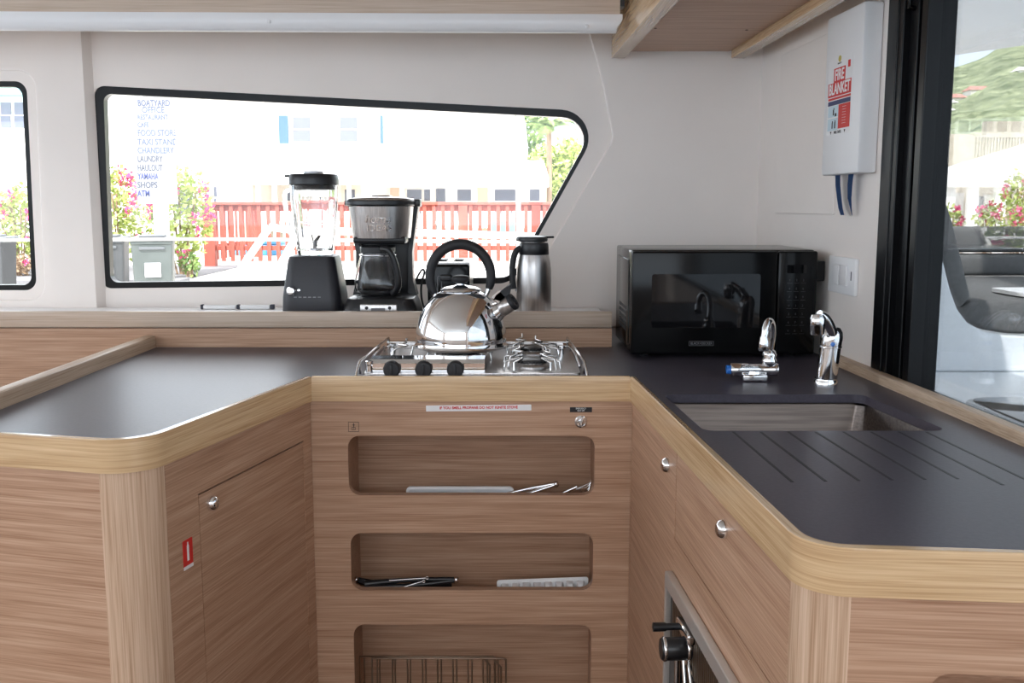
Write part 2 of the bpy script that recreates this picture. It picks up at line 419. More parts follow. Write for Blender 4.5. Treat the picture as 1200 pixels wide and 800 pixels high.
# unseen port side and rear of the saloon: openings shaped, sills raised for the light
fl = vframe((-3.0, -1.2), (-3.0, 3.0))
wl2 = plate('wall_left', [[(-0.2, 0), (4.2, 0), (4.2, 2.04), (-0.2, 2.04)], rrect(0.5, 3.8, 1.05, 1.90, 0.08)], 0.05, 'wall', None, fl @ T(0, 0, -0.05)); wl2['kind'] = 'structure'
frr = facing(0, -1.2, 0)
wre = plate('wall_rear', [[(-3.05, 0), (1.05, 0), (1.05, 2.04), (-3.05, 2.04)], rrect(-2.8, 0.75, 1.12, 1.97, 0.08)], 0.05, 'wall', None, frr); wre['kind'] = 'structure'

# flush access panel on the right wall
bm = new(); wbox(bm, 2.365, 2.80, 0.0, 0.006, 1.247, 1.68, 0.002); o = rebase(obj('access_panel', bm, 'wall', None))
tag(o, 'flush white rectangular access panel on the right wall behind the safety box', 'panel')

# ================================================================== WORKTOP
LP = [(-0.434, 2.09), (-0.586, 1.495), (-0.95, 1.585)]
RP = [(0.85, 0.975), (0.318, 1.022), (0.256, 2.09)]
TH = 0.012
Lout = fillet(LP[::-1], 0.075, 14); Rout = fillet(RP, 0.06, 14)
# paths run so that the inside lies on the left
def chain_in(d):
    l = fillet(offset(LP[::-1], d), 0.075 - d, 14)
    r = fillet(offset(RP[::-1], -d)[::-1], 0.06 - d, 14)
    return l, r
ct = thing('countertop', 'charcoal laminate worktop with pale oak edging running round the galley in a U', 'worktop', (0, 2.3, 0.85))
l = fillet(offset(LP[::-1], TH), 0.063, 14)
r = fillet(offset(RP, -TH), 0.048, 14)
top = [p for p in l][:-1] + [(-0.447, 2.102), (0.269, 2.102)] + [p for p in r[::-1]][1:]
top = top + [(0.835, 0.99), (wallX(1.0) - 0.002, 1.0), (wallX(2.97) - 0.002, 2.97), (0.266, 2.97), (0.266, 2.548), (-0.95, 2.548)]
sink_hole = fillet([(0.318, 1.588), (0.722, 1.588), (0.690, 1.902), (0.298, 1.902)], 0.022, 6, True)
o = plate('laminate_top', [top, sink_hole], 0.0165, 'laminate', ct, T(0, 0, 0.8835))
def trim_part(name, path, side, m, z0=0.848, z1=0.9035):
    bm = new(); strip(bm, path, side * TH, z0, z1, 0.0035); return regrain(obj(name, bm, m, ct, auto=40), path)
trim_part('edge_trim', Lout, 1, 'trim_y')
trim_part('edge_trim', [(-0.434, 2.09), (0.256, 2.09)], 1, 'trim_x')
bm = new(); strip(bm, Rout, -TH, 0.848, 0.9035, 0.0035); regrain(obj('edge_trim', bm, 'trim_y', ct, auto=40), Rout)
# raised rails left and right of the worktop
bm = new(); prism(bm, [(-0.934, 1.585), (-0.934, 2.548), (-0.962, 2.548), (-0.962, 1.585)], 0.86, 0.932, 0.004); obj('end_rail', bm, 'rail_y', ct, auto=40)
def rrx(y): return wallX(y) - 0.026
bm = new(); prism(bm, [(rrx(0.98), 0.98), (wallX(0.98) - 0.001, 0.98), (wallX(2.36) - 0.001, 2.36), (rrx(2.36), 2.36)], 0.8995, 0.921, 0.004); obj('wall_rail', bm, 'rail_y', ct, auto=40)
# draining grooves, milled lines in front of the sink
for i in range(8):
    t = i / 7.0
    a = (0.364 + 0.318 * t, 1.580); b = (0.378 + 0.322 * t, 1.285 + 0.02 * t)
    if i in (6, 7): b = (0.682 - 0.045 * (7 - i) + 0.018, 1.27)
    d = Vector((b[0] - a[0], b[1] - a[1])).normalized(); n = Vector((-d.y, d.x)) * 0.0022
    bm = new(); prism(bm, [(a[0] - n.x, a[1] - n.y), (b[0] - n.x, b[1] - n.y), (b[0] + n.x, b[1] + n.y), (a[0] + n.x, a[1] + n.y)], 0.8985, 0.9003)
    obj('drain_groove', bm, 'groove', ct)
# sink
sk = thing('sink', 'rectangular brushed steel sink bowl set under the dark worktop', 'sink', (0.51, 1.75, 0.72))
def grow(lp, d): return inset(lp, -d)
base = [(0.318, 1.588), (0.722, 1.588), (0.690, 1.902), (0.298, 1.902)]
bm = new()
levels = [(0.8825, 0.022, 0.02), (0.8825, 0.006, 0.02), (0.878, 0.003, 0.025), (0.76, -0.004, 0.035), (0.735, -0.012, 0.04), (0.726, -0.035, 0.04)]
rings = []
for z, g, rr in levels:
    lp = fillet(grow(base, g), rr, 6, True); rings.append([bm.verts.new((p[0], p[1], z)) for p in lp])
for a, b in zip(rings, rings[1:]):
    for k in range(len(a)): bm.faces.new((a[k], a[(k + 1) % len(a)], b[(k + 1) % len(a)], b[k]))
bm.faces.new(rings[-1])
obj('bowl', bm, 'sinksteel', sk, auto=40)
bm = new(); lathe(bm, [(0.0, 0.001), (0.030, 0.001), (0.042, 0.004), (0.045, 0.0)], (0.51, 1.74, 0.726), 32); obj('drain', bm, 'chrome', sk, smooth=True)

# ================================================================== CABINETS
def knob(parent, p, d):
    bm = new(); lathe(bm, [(0.0140, 0.0), (0.0140, 0.003), (0.0130, 0.007), (0.0105, 0.011), (0.006, 0.0135), (0.0, 0.0142)], n=24, mx=along(p, d))
    return obj('knob', bm, 'chrome', parent, smooth=True)
# ---- left unit
cl = thing('galley_cabinet', 'oak cabinet under the left arm of the worktop with rounded post and red sticker', 'cabinet', (-0.70, 1.8, 0))
def sub(path, keep):                    # points of a filleted path whose index passes keep
    return [p for i, p in enumerate(path) if keep(i)]
body_in = fillet(offset(LP[::-1], 0.004), 0.071, 14)
arc = body_in[1:-1]
A0, A1 = body_in[0], arc[0]; B0, B1 = arc[-1], body_in[-1]
bm = new(); strip(bm, [A0, A1], 0.02, 0.0, 0.8475); regrain(obj('side_panel', bm, 'oak_x', cl), [A0, A1])
bm = new(); strip(bm, arc, 0.02, 0.0, 0.8475); obj('corner_post', bm, 'oak_z', cl, auto=40)
fL = vframe(B0, B1); Lw = math.hypot(B1[0] - B0[0], B1[1] - B0[1])
dx0, dx1, dz0, dz1 = 0.095, 0.502, 0.10, 0.770
plate('face_panel', [[(0.001, 0), (Lw, 0), (Lw, 0.8475), (0.001, 0.8475)], [(dx0, dz0), (dx1, dz0), (dx1, dz1), (dx0, dz1)]], 0.02, 'oak_y', cl, fL @ T(0, 0, -0.02))
dg = 0.0022
d = plate('door', [[(dx0 + dg, dz0 + dg), (dx1 - dg * .6, dz0 + dg), (dx1 - dg * .6, dz1 - dg * 1.5), (dx0 + dg, dz1 - dg * 1.5)]], 0.018, 'oak_y', cl, fL @ T(0, 0, -0.0185))
kp = fL @ Vector((dx0 + 0.040, 0.742, -0.0005)); knob(d, kp, fL.to_3x3() @ Vector((0, 0, 1)))
st = plate('sticker', [rrect(0.041, 0.070, 0.654, 0.702, 0.002)], 0.0006, 'red', cl, fL)
plate('sticker_symbol', [fillet([(0.0525, 0.664), (0.0585, 0.664), (0.0585, 0.690), (0.0570, 0.693), (0.0570, 0.697), (0.0540, 0.697), (0.0540, 0.693), (0.0525, 0.690)], 0, 4, True)], 0.0004, 'white', st, fL @ T(0, 0, 0.0006))
plate('sticker_edge', [rrect(0.041, 0.070, 0.650, 0.656, 0.001)], 0.0005, 'white', st, fL @ T(0, 0, 0.0004))
bm = new(); strip(bm, [(-0.935, 1.61), (-0.935, 2.53)], -0.018, 0.0, 0.848)
obj('back_panel', bm, 'oak_y', cl)
# ---- centre unit with three open pockets
cc = thing('pocket_cabinet', 'oak front panel with three open storage pockets under the stove', 'cabinet', (-0.09, 2.15, 0))
op = [rrect(-0.359, 0.181, 0.637, 0.771, 0.026), rrect(-0.358, 0.180, 0.418, 0.551, 0.026), rrect(-0.356, 0.178, 0.10, 0.338, 0.026)]
CY = 2.094
plate('front_panel', [[(-0.4385, 0), (0.2605, 0), (0.2605, 0.8475), (-0.4385, 0.8475)]] + op, 0.02, 'oak_x', cc, facing(0, CY + 0.02, 0))
PYB = 2.265
for (z0, z1) in ((0.580, 0.775), (0.362, 0.556), (0.060, 0.343)):
    bm = new(); x0, x1, y0, y1 = -0.364, 0.186, CY + 0.0205, PYB
    box(bm, x0, x1, y1, y1 + 0.01, z0, z1); box(bm, x0 - 0.01, x0, y0, y1 + 0.01, z0, z1); box(bm, x1, x1 + 0.01, y0, y1 + 0.01, z0, z1)
    box(bm, x0 - 0.01, x1 + 0.01, y0, y1 + 0.01, z0 - 0.01, z0); box(bm, x0 - 0.01, x1 + 0.01, y0, y1 + 0.01, z1, z1 + 0.01)
    obj('pocket', bm, 'oak_x', cc)
ln = plate('warning_strip', [rrect(-0.187, 0.042, -0.0065, 0.0065, 0.001)], 0.0006, 'white', cc, facing(0, CY, 0.8335) @ Matrix.Rotation(R(0.6), 4, 'Z'))
text('lettering', 'IF YOU SMELL PROPANE DO NOT IGNITE STOVE', 0.0082, 'red', ln, facing(-0.0725, CY - 0.0008, 0.8335) @ Matrix.Rotation(R(0.6), 4, 'Z'), align='CENTER', bold=0.0003, depth=0.0002, sx=0.95)
bl = plate('black_label', [rrect(0.126, 0.174, 0.8235, 0.8345, 0.0008)], 0.0006, 'blackprint', cc, facing(0, CY, 0))
for w_, z_, x_ in (('EMERGENCY', 0.8315, 0.8), ('SHUT OFF', 0.8268, 0.7)): texts('lettering', [(w_, 0.005, facing(0.150, CY - 0.0008, z_), dict(align='CENTER', depth=0.0001, sx=x_))], 'white', bl)
bm = new(); lathe(bm, [(0.0135, 0), (0.0135, 0.003), (0.0105, 0.0045), (0.0105, 0.0035), (0.006, 0.004), (0.0045, 0.007), (0.0, 0.008)], n=28, mx=along((0.150, CY, 0.803), (0, -1, 0)))
box(bm, 0.1485, 0.1515, CY - 0.0095, CY - 0.004, 0.796, 0.810); obj('lock', bm, 'chrome', cc, auto=40)
bm = new()
def rl(x0, x1, z0, z1): box(bm, x0, x1, CY - 0.0006, CY, z0, z1)
e0, e1, f0, f1 = -0.357, -0.334, 0.780, 0.802
for a in ((e0, e1, f1 - 0.0008, f1), (e0, e1, f0, f0 + 0.0008), (e0, e0 + 0.0008, f0, f1), (e1 - 0.0008, e1, f0, f1)): rl(*a)
rl(-0.346, -0.3445, 0.790, 0.799); rl(-0.3485, -0.342, 0.7945, 0.7955); rl(-0.350, -0.341, 0.784, 0.7848); rl(-0.350, -0.3492, 0.784, 0.790); rl(-0.3418, -0.341, 0.784, 0.790); rl(-0.350, -0.341, 0.7892, 0.79); rl(-0.347, -0.344, 0.7865, 0.7875)
obj('engraved_symbol', bm, 'blackprint', cc)
# ---- right unit
cr_ = thing('sink_cabinet', 'oak cabinet under the sink with pale post, door and drawer', 'cabinet', (0.55, 1.6, 0))
rin = fillet(offset(RP, -0.004), 0.056, 14); arc = rin[1:-1]
S0, S1 = rin[0], arc[0]; G0, G1 = arc[-1], rin[-1]
bm = new(); strip(bm, arc, -0.02, 0.0, 0.8475); obj('corner_post', bm, 'oak_z', cr_, auto=40)
fS = vframe(S1, S0); Ls = math.hypot(S1[0] - S0[0], S1[1] - S0[1])
plate('end_panel', [[(0.0, 0), (Ls, 0), (Ls, 0.8475), (0.0, 0.8475)], fillet([(0.088, 0.42), (0.46, 0.42), (0.46, 0.763), (0.088, 0.763)], 0.022, 6, True)], 0.02, 'oak_x', cr_, fS @ T(0, 0, -0.02))
bm = new()
for a in ((0.08, 0.47, 0.41, 0.77, -0.24, -0.23), (0.07, 0.08, 0.41, 0.77, -0.24, -0.0205), (0.47, 0.48, 0.41, 0.77, -0.24, -0.0205), (0.07, 0.48, 0.40, 0.41, -0.24, -0.0205), (0.07, 0.48, 0.77, 0.78, -0.24, -0.0205)):
    box(bm, a[0], a[1], a[2], a[3], a[4], a[5], 0, 2, fS)
obj('pocket', bm, 'oak_x', cr_)
fR = vframe(G1, G0); Lr = math.hypot(G1[0] - G0[0], G1[1] - G0[1])     # from the corner towards the viewer
def rx(y): return (G1[1] - y) / (G1[1] - G0[1]) * Lr
# face with door, drawer and oven openings
ddy = rx(1.66)
OV0, OV1 = rx(1.665), rx(1.085)
plate('face_frame', [[(0, 0), (Lr, 0), (Lr, 0.8475), (0, 0.8475)], [(0.012, 0.05), (ddy, 0.05), (ddy, 0.846), (0.012, 0.846)],
       [(ddy + 0.004, 0.69), (Lr - 0.004, 0.69), (Lr - 0.004, 0.846), (ddy + 0.004, 0.846)], [(OV0 + 0.02, 0.08), (OV1 - 0.02, 0.08), (OV1 - 0.02, 0.61), (OV0 + 0.02, 0.61)]], 0.02, 'oak_y', cr_, fR @ T(0, 0, -0.02))
nR = fR.to_3x3() @ Vector((0, 0, 1))
d = plate('door', [[(0.0125, 0.052), (ddy - 0.001, 0.052), (ddy - 0.001, 0.8455), (0.0125, 0.8455)]], 0.018, 'oak_y', cr_, fR @ T(0, 0, -0.0183)); knob(d, fR @ Vector((rx(1.72), 0.806, -0.0003)), nR)
d = plate('drawer', [[(ddy + 0.0055, 0.6915), (Lr - 0.0045, 0.6915), (Lr - 0.0045, 0.8455), (ddy + 0.0055, 0.8455)]], 0.018, 'oak_y', cr_, fR @ T(0, 0, -0.0183)); knob(d, fR @ Vector((rx(1.347), 0.813, -0.0003)), nR)
# ---- oven with steel surround under the drawer
ov = thing('built_in_oven', 'dark oven with a steel surround built in below the drawer', 'oven', tuple(fR @ Vector(((OV0 + OV1) / 2, 0.08, 0))))
plate('surround', [rrect(OV0, OV1, 0.06, 0.63, 0.004), rrect(OV0 + 0.008, OV1 - 0.008, 0.085, 0.603, 0.003)], 0.014, 'satin', ov, fR @ T(0, 0, 0.0005), bev=0.002)
bm = new(); box(bm, OV0 + 0.021, OV1 - 0.021, 0.082, 0.606, -0.03, 0.002, 0, 2, fR); box(bm, OV0 + 0.007, OV1 - 0.007, 0.084, 0.604, 0.0006, 0.004, 0, 2, fR); dd = obj('oven_door', bm, 'darkglass', ov)
bm = new()
for k in range(46):
    x = OV0 + 0.034 + k * (OV1 - OV0 - 0.068) / 45.0; box(bm, x - 0.002, x + 0.002, 0.52, 0.594, 0.0041, 0.0065, 0, 2, fR)
obj('vent_grille', bm, 'bronzewire', dd)
kz, ky = 0.562, rx(1.50); kn = fR.to_3x3() @ Vector((0, 0, 1))
bm = new(); lathe(bm, [(0.0, 0.006), (0.017, 0.006), (0.0185, 0.008), (0.0185, 0.052), (0.016, 0.055), (0.0, 0.055)], n=28, mx=along(fR @ Vector((ky, kz, 0.0)), kn)); lh_ = obj('latch_knob', bm, 'darkplastic', ov, auto=40)
for d0 in (0.009, 0.047):
    bm = new(); lathe(bm, [(0.0186, d0), (0.0196, d0 + .001), (0.0196, d0 + .004), (0.0186, d0 + .005)], n=28, mx=along(fR @ Vector((ky, kz, 0.0)), kn)); obj('chrome_ring', bm, 'chrome', lh_, smooth=True)
bm = new(); lathe(bm, [(0.0, 0.004), (0.006, 0.004), (0.006, 0.040), (0.0075, 0.042), (0.0075, 0.062), (0.0, 0.064)], n=18, mx=along(fR @ Vector((ky - 0.03, kz + 0.024, 0.0)), kn)); obj('latch_pin', bm, 'darkplastic', ov, auto=40)
bm = new(); box(bm, ky - 0.05, ky + 0.03, kz + 0.018, kz + 0.034, 0.0042, 0.020, 0.003, 2, fR); obj('latch_bracket', bm, 'chrome', ov, auto=40)
for a, b in (((ky - 0.04, kz - 0.02), (ky + 0.13, 0.10)), ((ky + 0.0, kz - 0.02), (ky + 0.26, 0.22)), ((ky - 0.08, kz - 0.02), (ky - 0.08, 0.10))):
    tube('door_rod', [fR @ Vector((a[0], a[1], 0.009)), fR @ Vector((b[0], b[1], 0.009))], 0.004, 'wire', ov, smooth=False)

# ================================================================== LEDGE
lg = thing('window_ledge', 'oak ledge with raised pale front rail under the windows', 'ledge', (-1.2, 2.7, 0.94))
bm = new(); box(bm, -2.95, 0.262, 2.57, 2.984, 0.944, 0.960); obj('ledge_board', bm, 'whitegloss', lg)
bm = new(); box(bm, -2.95, 0.262, 2.549, 2.570, 0.952, 0.9935, 0.003); obj('front_rail', bm, 'pale_x', lg, auto=40)
bm = new(); box(bm, -2.95, 0.262, 2.553, 2.572, 0.9, 0.9495); box(bm, -2.95, -0.965, 2.553, 2.572, 0.3, 0.9); obj('splash_panel', bm, 'oak_x', lg)
bm = new(); box(bm, 0.250, 0.2625, 2.573, 2.984, 0.9005, 0.9435, 0.001); obj('end_panel', bm, 'oak_y', lg)

# ================================================================== OVERHEAD
oc = thing('overhead_cabinet', 'pale overhead locker with white bottom rail above the long window', 'cabinet', (-1.3, 2.8, 1.71))
bm = new(); box(bm, -2.95, 0.272, 2.612, 2.965, 1.785, 2.03); obj('locker_body', bm, 'pale_x', oc)
bm = new(); box(bm, -2.95, 0.276, 2.600, 2.6115, 1.752, 2.03); obj('locker_front', bm, 'pale_x', oc)
me_pts = [(2.596, 1.752), (2.592, 1.738), (2.598, 1.716), (2.606, 1.708), (2.620, 1.708), (2.620, 1.752)]
bm = new(); a = [bm.verts.new((-2.95, y, z + 0.014)) for y, z in me_pts]; b = [bm.verts.new((0.282 if z > 1.73 else 0.268, y, z)) for y, z in me_pts]
for i in range(6): bm.faces.new((a[i], a[(i + 1) % 6], b[(i + 1) % 6], b[i]))
bm.faces.new(a); bm.faces.new(b); obj('bottom_rail', bm, 'whitegloss', oc, auto=50)
for px in (315, 688):
    p = V(px, 25 if px < 400 else 31, 2.594); bm = new(); lathe(bm, [(0.005, 0), (0.005, 0.001), (0.003, 0.002), (0, 0.002)], n=16, mx=along(p, (0, -1, 0))); obj('rail_screw', bm, 'whitegloss', oc, smooth=True)
bm = new(); box(bm, 0.2725, 0.289, 2.615, 2.66, 1.775, 2.02); obj('end_cap', bm, 'darkplastic', oc)
sh = thing('overhead_shelf', 'wooden overhead locker base with two pale beams above the sink run', 'shelf', (0.48, 2.0, 1.69))
def sx(x, y): return x - 0.025 * (y - 2.95)
def sprism(name, x0, x1, y0, y1, z0, z1, m, bev=0.003):
    bm = new(); prism(bm, [(sx(x0, y0), y0), (sx(x1, y0), y0), (sx(x1, y1), y1), (sx(x0, y1), y1)], z0, z1, bev, False); return obj(name, bm, m, sh, auto=40)
sprism('beam', 0.291, 0.331, 0.9, 2.955, 1.694, 1.80, 'trim_y')
sprism('beam', 0.641, 0.681, 0.9, 2.955, 1.694, 1.80, 'trim_y')
sprism('base_panel', 0.332, 0.640, 0.9, 2.965, 1.716, 1.728, 'oak_x', 0.001)
sprism('side_board', 0.300, 0.318, 0.9, 2.94, 1.801, 2.025, 'oak_y', 0.001)
for px, py in ((768, 33), (875, 35)):
    p = U(px, py, 1.7155); bm = new(); lathe(bm, [(0.0035, 0), (0.0035, 0.001), (0.0, 0.001)], n=12, mx=along(p, (0, 0, -1))); obj('screw_hole', bm, 'blackprint', sh)

# ================================================================== STOVE
SZ = 0.9
sv = thing('gas_stove', 'stainless three burner marine gas stove with wire rails set in the worktop', 'stove', (-0.085, 2.31, SZ))
bm = new()
x0, x1, y0, y1 = -0.325, 0.150, 2.112, 2.50
prism(bm, rrect(x0, x1, y0, y1, 0.015), SZ, SZ + 0.006, 0.002)
obj('hob_tray', bm, 'steel', sv, auto=40)
bm = new(); prism(bm, [(x0 + 0.02, y1 - 0.02), (x0 + 0.02, y1 - 0.012), (x1 - 0.02, y1 - 0.012), (x1 - 0.02, y1 - 0.02)], SZ + 0.006, SZ + 0.022, 0.001)
obj('rear_flange', bm, 'steel', sv, auto=40)
bm = new(); pr = [(2.126, 0.9065), (2.124, 0.926), (2.132, 0.934), (2.175, 0.936), (2.180, 0.9065)]
a = [bm.verts.new((-0.312, y, z)) for y, z in pr]; b = [bm.verts.new((-0.060, y, z)) for y, z in pr]
for i in range(5): bm.faces.new((a[i], a[(i + 1) % 5], b[(i + 1) % 5], b[i]))
bm.faces.new(a); bm.faces.new(b[::-1]); cp = obj('control_panel', bm, 'chrome', sv, auto=30)
for px in (460, 497, 534):
    X = (px - 600) / F * 2.16
    bm = new(); lathe(bm, [(0.017, 0), (0.0190, 0.002), (0.0185, 0.012), (0.016, 0.017), (0.0, 0.0185)], n=32, mx=along((X, 2.124, 0.914), (0, -1, 0)))
    box(bm, X - 0.0025, X + 0.0025, 2.1025, 2.108, 0.902, 0.926, 0.001)
    obj('knob', bm, 'rubber', sv, auto=40)
for s, X in ((-1, x0 - 0.002), (1, x1 + 0.002)):
    k = 0.012 * s
    tubes('fiddle_rail', [[(X + k, 2.10, 0.903), (X + k * .5, 2.118, 0.931), (X - k * .9, 2.488, 0.934), (X - k * .9, 2.492, 0.903)],
                          [(X + k * .2, 2.20, 0.905), (X - k * .1, 2.30, 0.920), (X - k * .5, 2.43, 0.92), (X - k * .5, 2.44, 0.905)],
                          [(X + k * .5, 2.118, 0.931), (X + k * .6, 2.13, 0.903)]], 0.003, 'wire', sv)
tubes('rear_rail', [[(x0 + 0.005, 2.488, 0.922), (x1 - 0.005, 2.488, 0.922)], [(x0 + 0.005, 2.485, 0.912), (x1 - 0.005, 2.485, 0.912)]], 0.003, 'wire', sv)
burn = [(-0.125, 2.345, 0.046), (0.045, 2.205, 0.034), (0.050, 2.40, 0.034)]
for X, Y, r in burn:
    bm = new(); lathe(bm, [(r * 1.25, 0.006), (r * 1.25, 0.010), (r * 1.0, 0.016), (r * 1.02, 0.017)], (X, Y, SZ), 40)
    bq = obj('burner', bm, 'steel', sv, auto=40)
    bm = new(); lathe(bm, [(r * 0.95, 0.0165), (r, 0.018), (r, 0.022), (r * 0.8, 0.0255), (0, 0.026)], (X, Y, SZ), 40)
    for k in range(24):
        a = 2 * PI * k / 24; box(bm, r * 0.98, r * 1.06, -0.0015, 0.0015, SZ + 0.0165, SZ + 0.0215, 0, 2, T(X, Y, 0) @ Matrix.Rotation(a, 4, 'Z'))
    obj('burner_cap', bm, 'darkplastic', bq, auto=40)
    g = r * 2.0 if r > 0.04 else r * 2.15
    lines = []
    for k in range(4):
        a = PI / 4 + k * PI / 2; c, s = math.cos(a), math.sin(a); n = (-s, c)
        def pt(rad, off, z): return (X + c * rad + n[0] * off, Y + s * rad + n[1] * off, SZ + z)
        lines.append([pt(g, -0.016, 0.007), pt(g * 0.98, -0.014, 0.024), pt(g * 0.52, -0.006, 0.028), pt(g * 0.42, 0.0, 0.0285), pt(g * 0.52, 0.006, 0.028), pt(g * 0.98, 0.014, 0.024), pt(g, 0.016, 0.007)])
    for l_ in lines: tube('pan_support', l_, 0.0026, 'wire', sv, smooth=False)
# corner clamps and pot-holder arms with their zig-zag wires
def zig(X, Y, s):
    return [(X, Y, 0.907), (X + 0.004 * s, Y, 0.930), (X + 0.022 * s, Y + 0.004, 0.936), (X + 0.034 * s, Y + 0.03, 0.936), (X + 0.012 * s, Y + 0.05, 0.935), (X + 0.026 * s, Y + 0.075, 0.937), (X + 0.026 * s, Y + 0.09, 0.944)]
tubes('pot_clamp', [zig(0.098, 2.16, -1), zig(-0.008, 2.20, 1)], 0.0028, 'wire', sv)
tubes('pot_clamp', [zig(0.085, 2.35, -1), zig(0.0, 2.39, 1)], 0.0028, 'wire', sv)
tubes('pot_clamp', [zig(-0.245, 2.36, 1), zig(-0.285, 2.30, 1)], 0.0028, 'wire', sv)
for X, Y in ((x0 + 0.03, 2.40), (x1 - 0.03, 2.36), (x0 + 0.012, 2.125)):
    bm = new(); lathe(bm, [(0.007, 0), (0.007, 0.016), (0.004, 0.018), (0.009, 0.020), (0.009, 0.026), (0, 0.028)], (X, Y, SZ + 0.005), 20); obj('clamp_knob', bm, 'chrome', sv, auto=40)

# ================================================================== KETTLE
KX, KY, KZ = -0.122, 2.325, 0.9315
kt = thing('whistling_kettle', 'polished steel dome kettle with black arched handle standing on the stove', 'kettle', (KX, KY, KZ))
bm = new()
lathe(bm, [(0.0, 0.0), (0.098, 0.0), (0.109, 0.003), (0.1115, 0.008), (0.108, 0.012), (0.109, 0.020), (0.1085, 0.035), (0.105, 0.055), (0.098, 0.077), (0.088, 0.097), (0.076, 0.113), (0.062, 0.126), (0.048, 0.1345), (0.046, 0.136), (0.0, 0.136)], n=72)
obj('body', bm, 'chrome', kt, local=True, auto=60)
bm = new(); lathe(bm, [(0.046, 0.1365), (0.049, 0.1375), (0.048, 0.1405), (0.036, 0.146), (0.016, 0.1495), (0.010, 0.151), (0.0095, 0.156), (0.0, 0.156)], n=48)
ld = obj('lid', bm, 'chrome', kt, local=True, auto=60)
bm = new(); lathe(bm, [(0.0, 0.154), (0.012, 0.154), (0.020, 0.160), (0.0225, 0.166), (0.019, 0.1715), (0.008, 0.174), (0.0, 0.174)], n=32); obj('lid_knob', bm, 'rubber', ld, local=True, smooth=True)
# spout and whistle
sd = Vector((0.80, -0.25, 0.55)).normalized(); s0 = Vector((0.066, -0.02, 0.075)); 
bm = new(); lathe(bm, [(0.030, 0.0), (0.024, 0.02), (0.019, 0.036), (0.0175, 0.044), (0.0, 0.044)], n=32, mx=along(s0, sd)); sp = obj('spout', bm, 'chrome', kt, local=True, auto=50)
bm = new(); lathe(bm, [(0.0185, 0.036), (0.0195, 0.038), (0.0195, 0.066), (0.0175, 0.069)], n=32, mx=along(s0, sd)); obj('whistle', bm, 'steel', sp, local=True, auto=50)
bm = new(); lathe(bm, [(0.0, 0.070), (0.013, 0.070), (0.0185, 0.066), (0.0205, 0.068), (0.0205, 0.074), (0.018, 0.077), (0.012, 0.077), (0.010, 0.0735), (0.0, 0.0735)], n=32, mx=along(s0, sd)); obj('whistle_cap', bm, 'rubber', sp, local=True, auto=50)
lv = [(0.076, 0.118), (0.083, 0.131), (0.110, 0.147), (0.121, 0.158), (0.118, 0.146), (0.117, 0.128), (0.104, 0.112)]
bm = new(); a = [bm.verts.new((x, -0.040, z)) for x, z in lv]; b = [bm.verts.new((x, -0.022, z)) for x, z in lv]
for i in range(len(lv)): bm.faces.new((a[i], a[(i + 1) % len(lv)], b[(i + 1) % len(lv)], b[i]))
bm.faces.new(a); bm.faces.new(b[::-1]); bmesh.ops.bevel(bm, geom=list(bm.edges), offset=0.002, segments=2, affect='EDGES'); obj('spout_lever', bm, 'rubber', sp, local=True, auto=40)
bm = new(); box(bm, -0.013, 0.013, -0.004, 0.004, -0.012, 0.012, 0.002, 2, T(0.092, -0.036, 0.124) @ Matrix.Rotation(R(-42), 4, 'Y')); obj('lever_plate', bm, 'chrome', sp, local=True)
# handle: an arch over the lid
hp = []; hr = []
cxh, czh, rh = 0.0, 0.170, 0.0725
for k in range(29):
    a = R(212 - (212 + 22) * k / 28.0)
    hp.append((cxh + rh * math.cos(a), 0.0, czh + rh * math.sin(a) * 1.06)); hr.append(1.0 + 0.28 * math.sin(PI * (0.08 + 0.84 * k / 28.0)) - (0.25 if k in (0, 28) else 0))
tube('handle', hp, 0.0098, 'rubber', kt, radii=hr, res=6, local=True)
for pts, p in (([(-0.062, 0, 0.140), (-0.060, -0.002, 0.120), (-0.056, -0.002, 0.098)], (-0.057, -0.008, 0.108)), ([(0.067, 0, 0.146), (0.063, -0.002, 0.130), (0.054, -0.002, 0.115)], (0.058, -0.008, 0.122))):
    bm = new(); me = tube_me(pts, 0.0062, False, 3, None, True); bm.from_mesh(me); bpy.data.meshes.remove(me)
    lathe(bm, [(0.0, 0.004), (0.005, 0.003), (0.006, 0.0)], n=14, mx=along(p, (0, -1, 0)))
    obj('handle_bracket', bm, 'chrome', kt, local=True, auto=50)

# ================================================================== MICROWAVE
mwy = R(0.6)
mw = thing('microwave', 'black countertop microwave with dark glass door in the corner', 'microwave', (0.289, 2.36, 0.900), mwy)
W_, D_, H_ = 0.447, 0.325, 0.262
z0 = 0.010
bm = new(); box(bm, 0.0, W_, 0.022, D_, z0, H_, 0.006, 3); obj('case', bm, 'black', mw, local=True, auto=40)
DW = 0.352
bm = new(); box(bm, 0.0, DW - 0.001, 0.0, 0.0215, z0, H_ - 0.002, 0.005, 3); md = obj('door', bm, 'black', mw, local=True, auto=40)
bm = new(); box(bm, DW + 0.0005, W_, 0.0, 0.0215, z0, H_ - 0.002, 0.005, 3); mp = obj('control_panel', bm, 'black', mw, local=True, auto=40)
ff = facing(0, 0, 0)
plate('door_window', [rrect(0.048, 0.310, 0.075, 0.205, 0.006)], 0.0012, 'darkglass', md, ff @ T(0, 0, 0), local=True)
bt = texts('badge', [('BLACK+DECKER', 0.0088, facing(0.171, -0.0008, 0.036), dict(align='CENTER', depth=0.0002, sx=0.8))], 'silverprint', md) if False else None
bm = new()
me = text_me('BLACK+DECKER', 0.0085, facing(0.171, -0.0006, 0.0365), align='CENTER', depth=0.0002, sx=0.85); bm.from_mesh(me)
me = plate_me([rrect(0.141, 0.201, 0.031, 0.042, 0.0005), rrect(0.1416, 0.2004, 0.0316, 0.0414, 0.0004)], 0.0005, ff); bm.from_mesh(me)
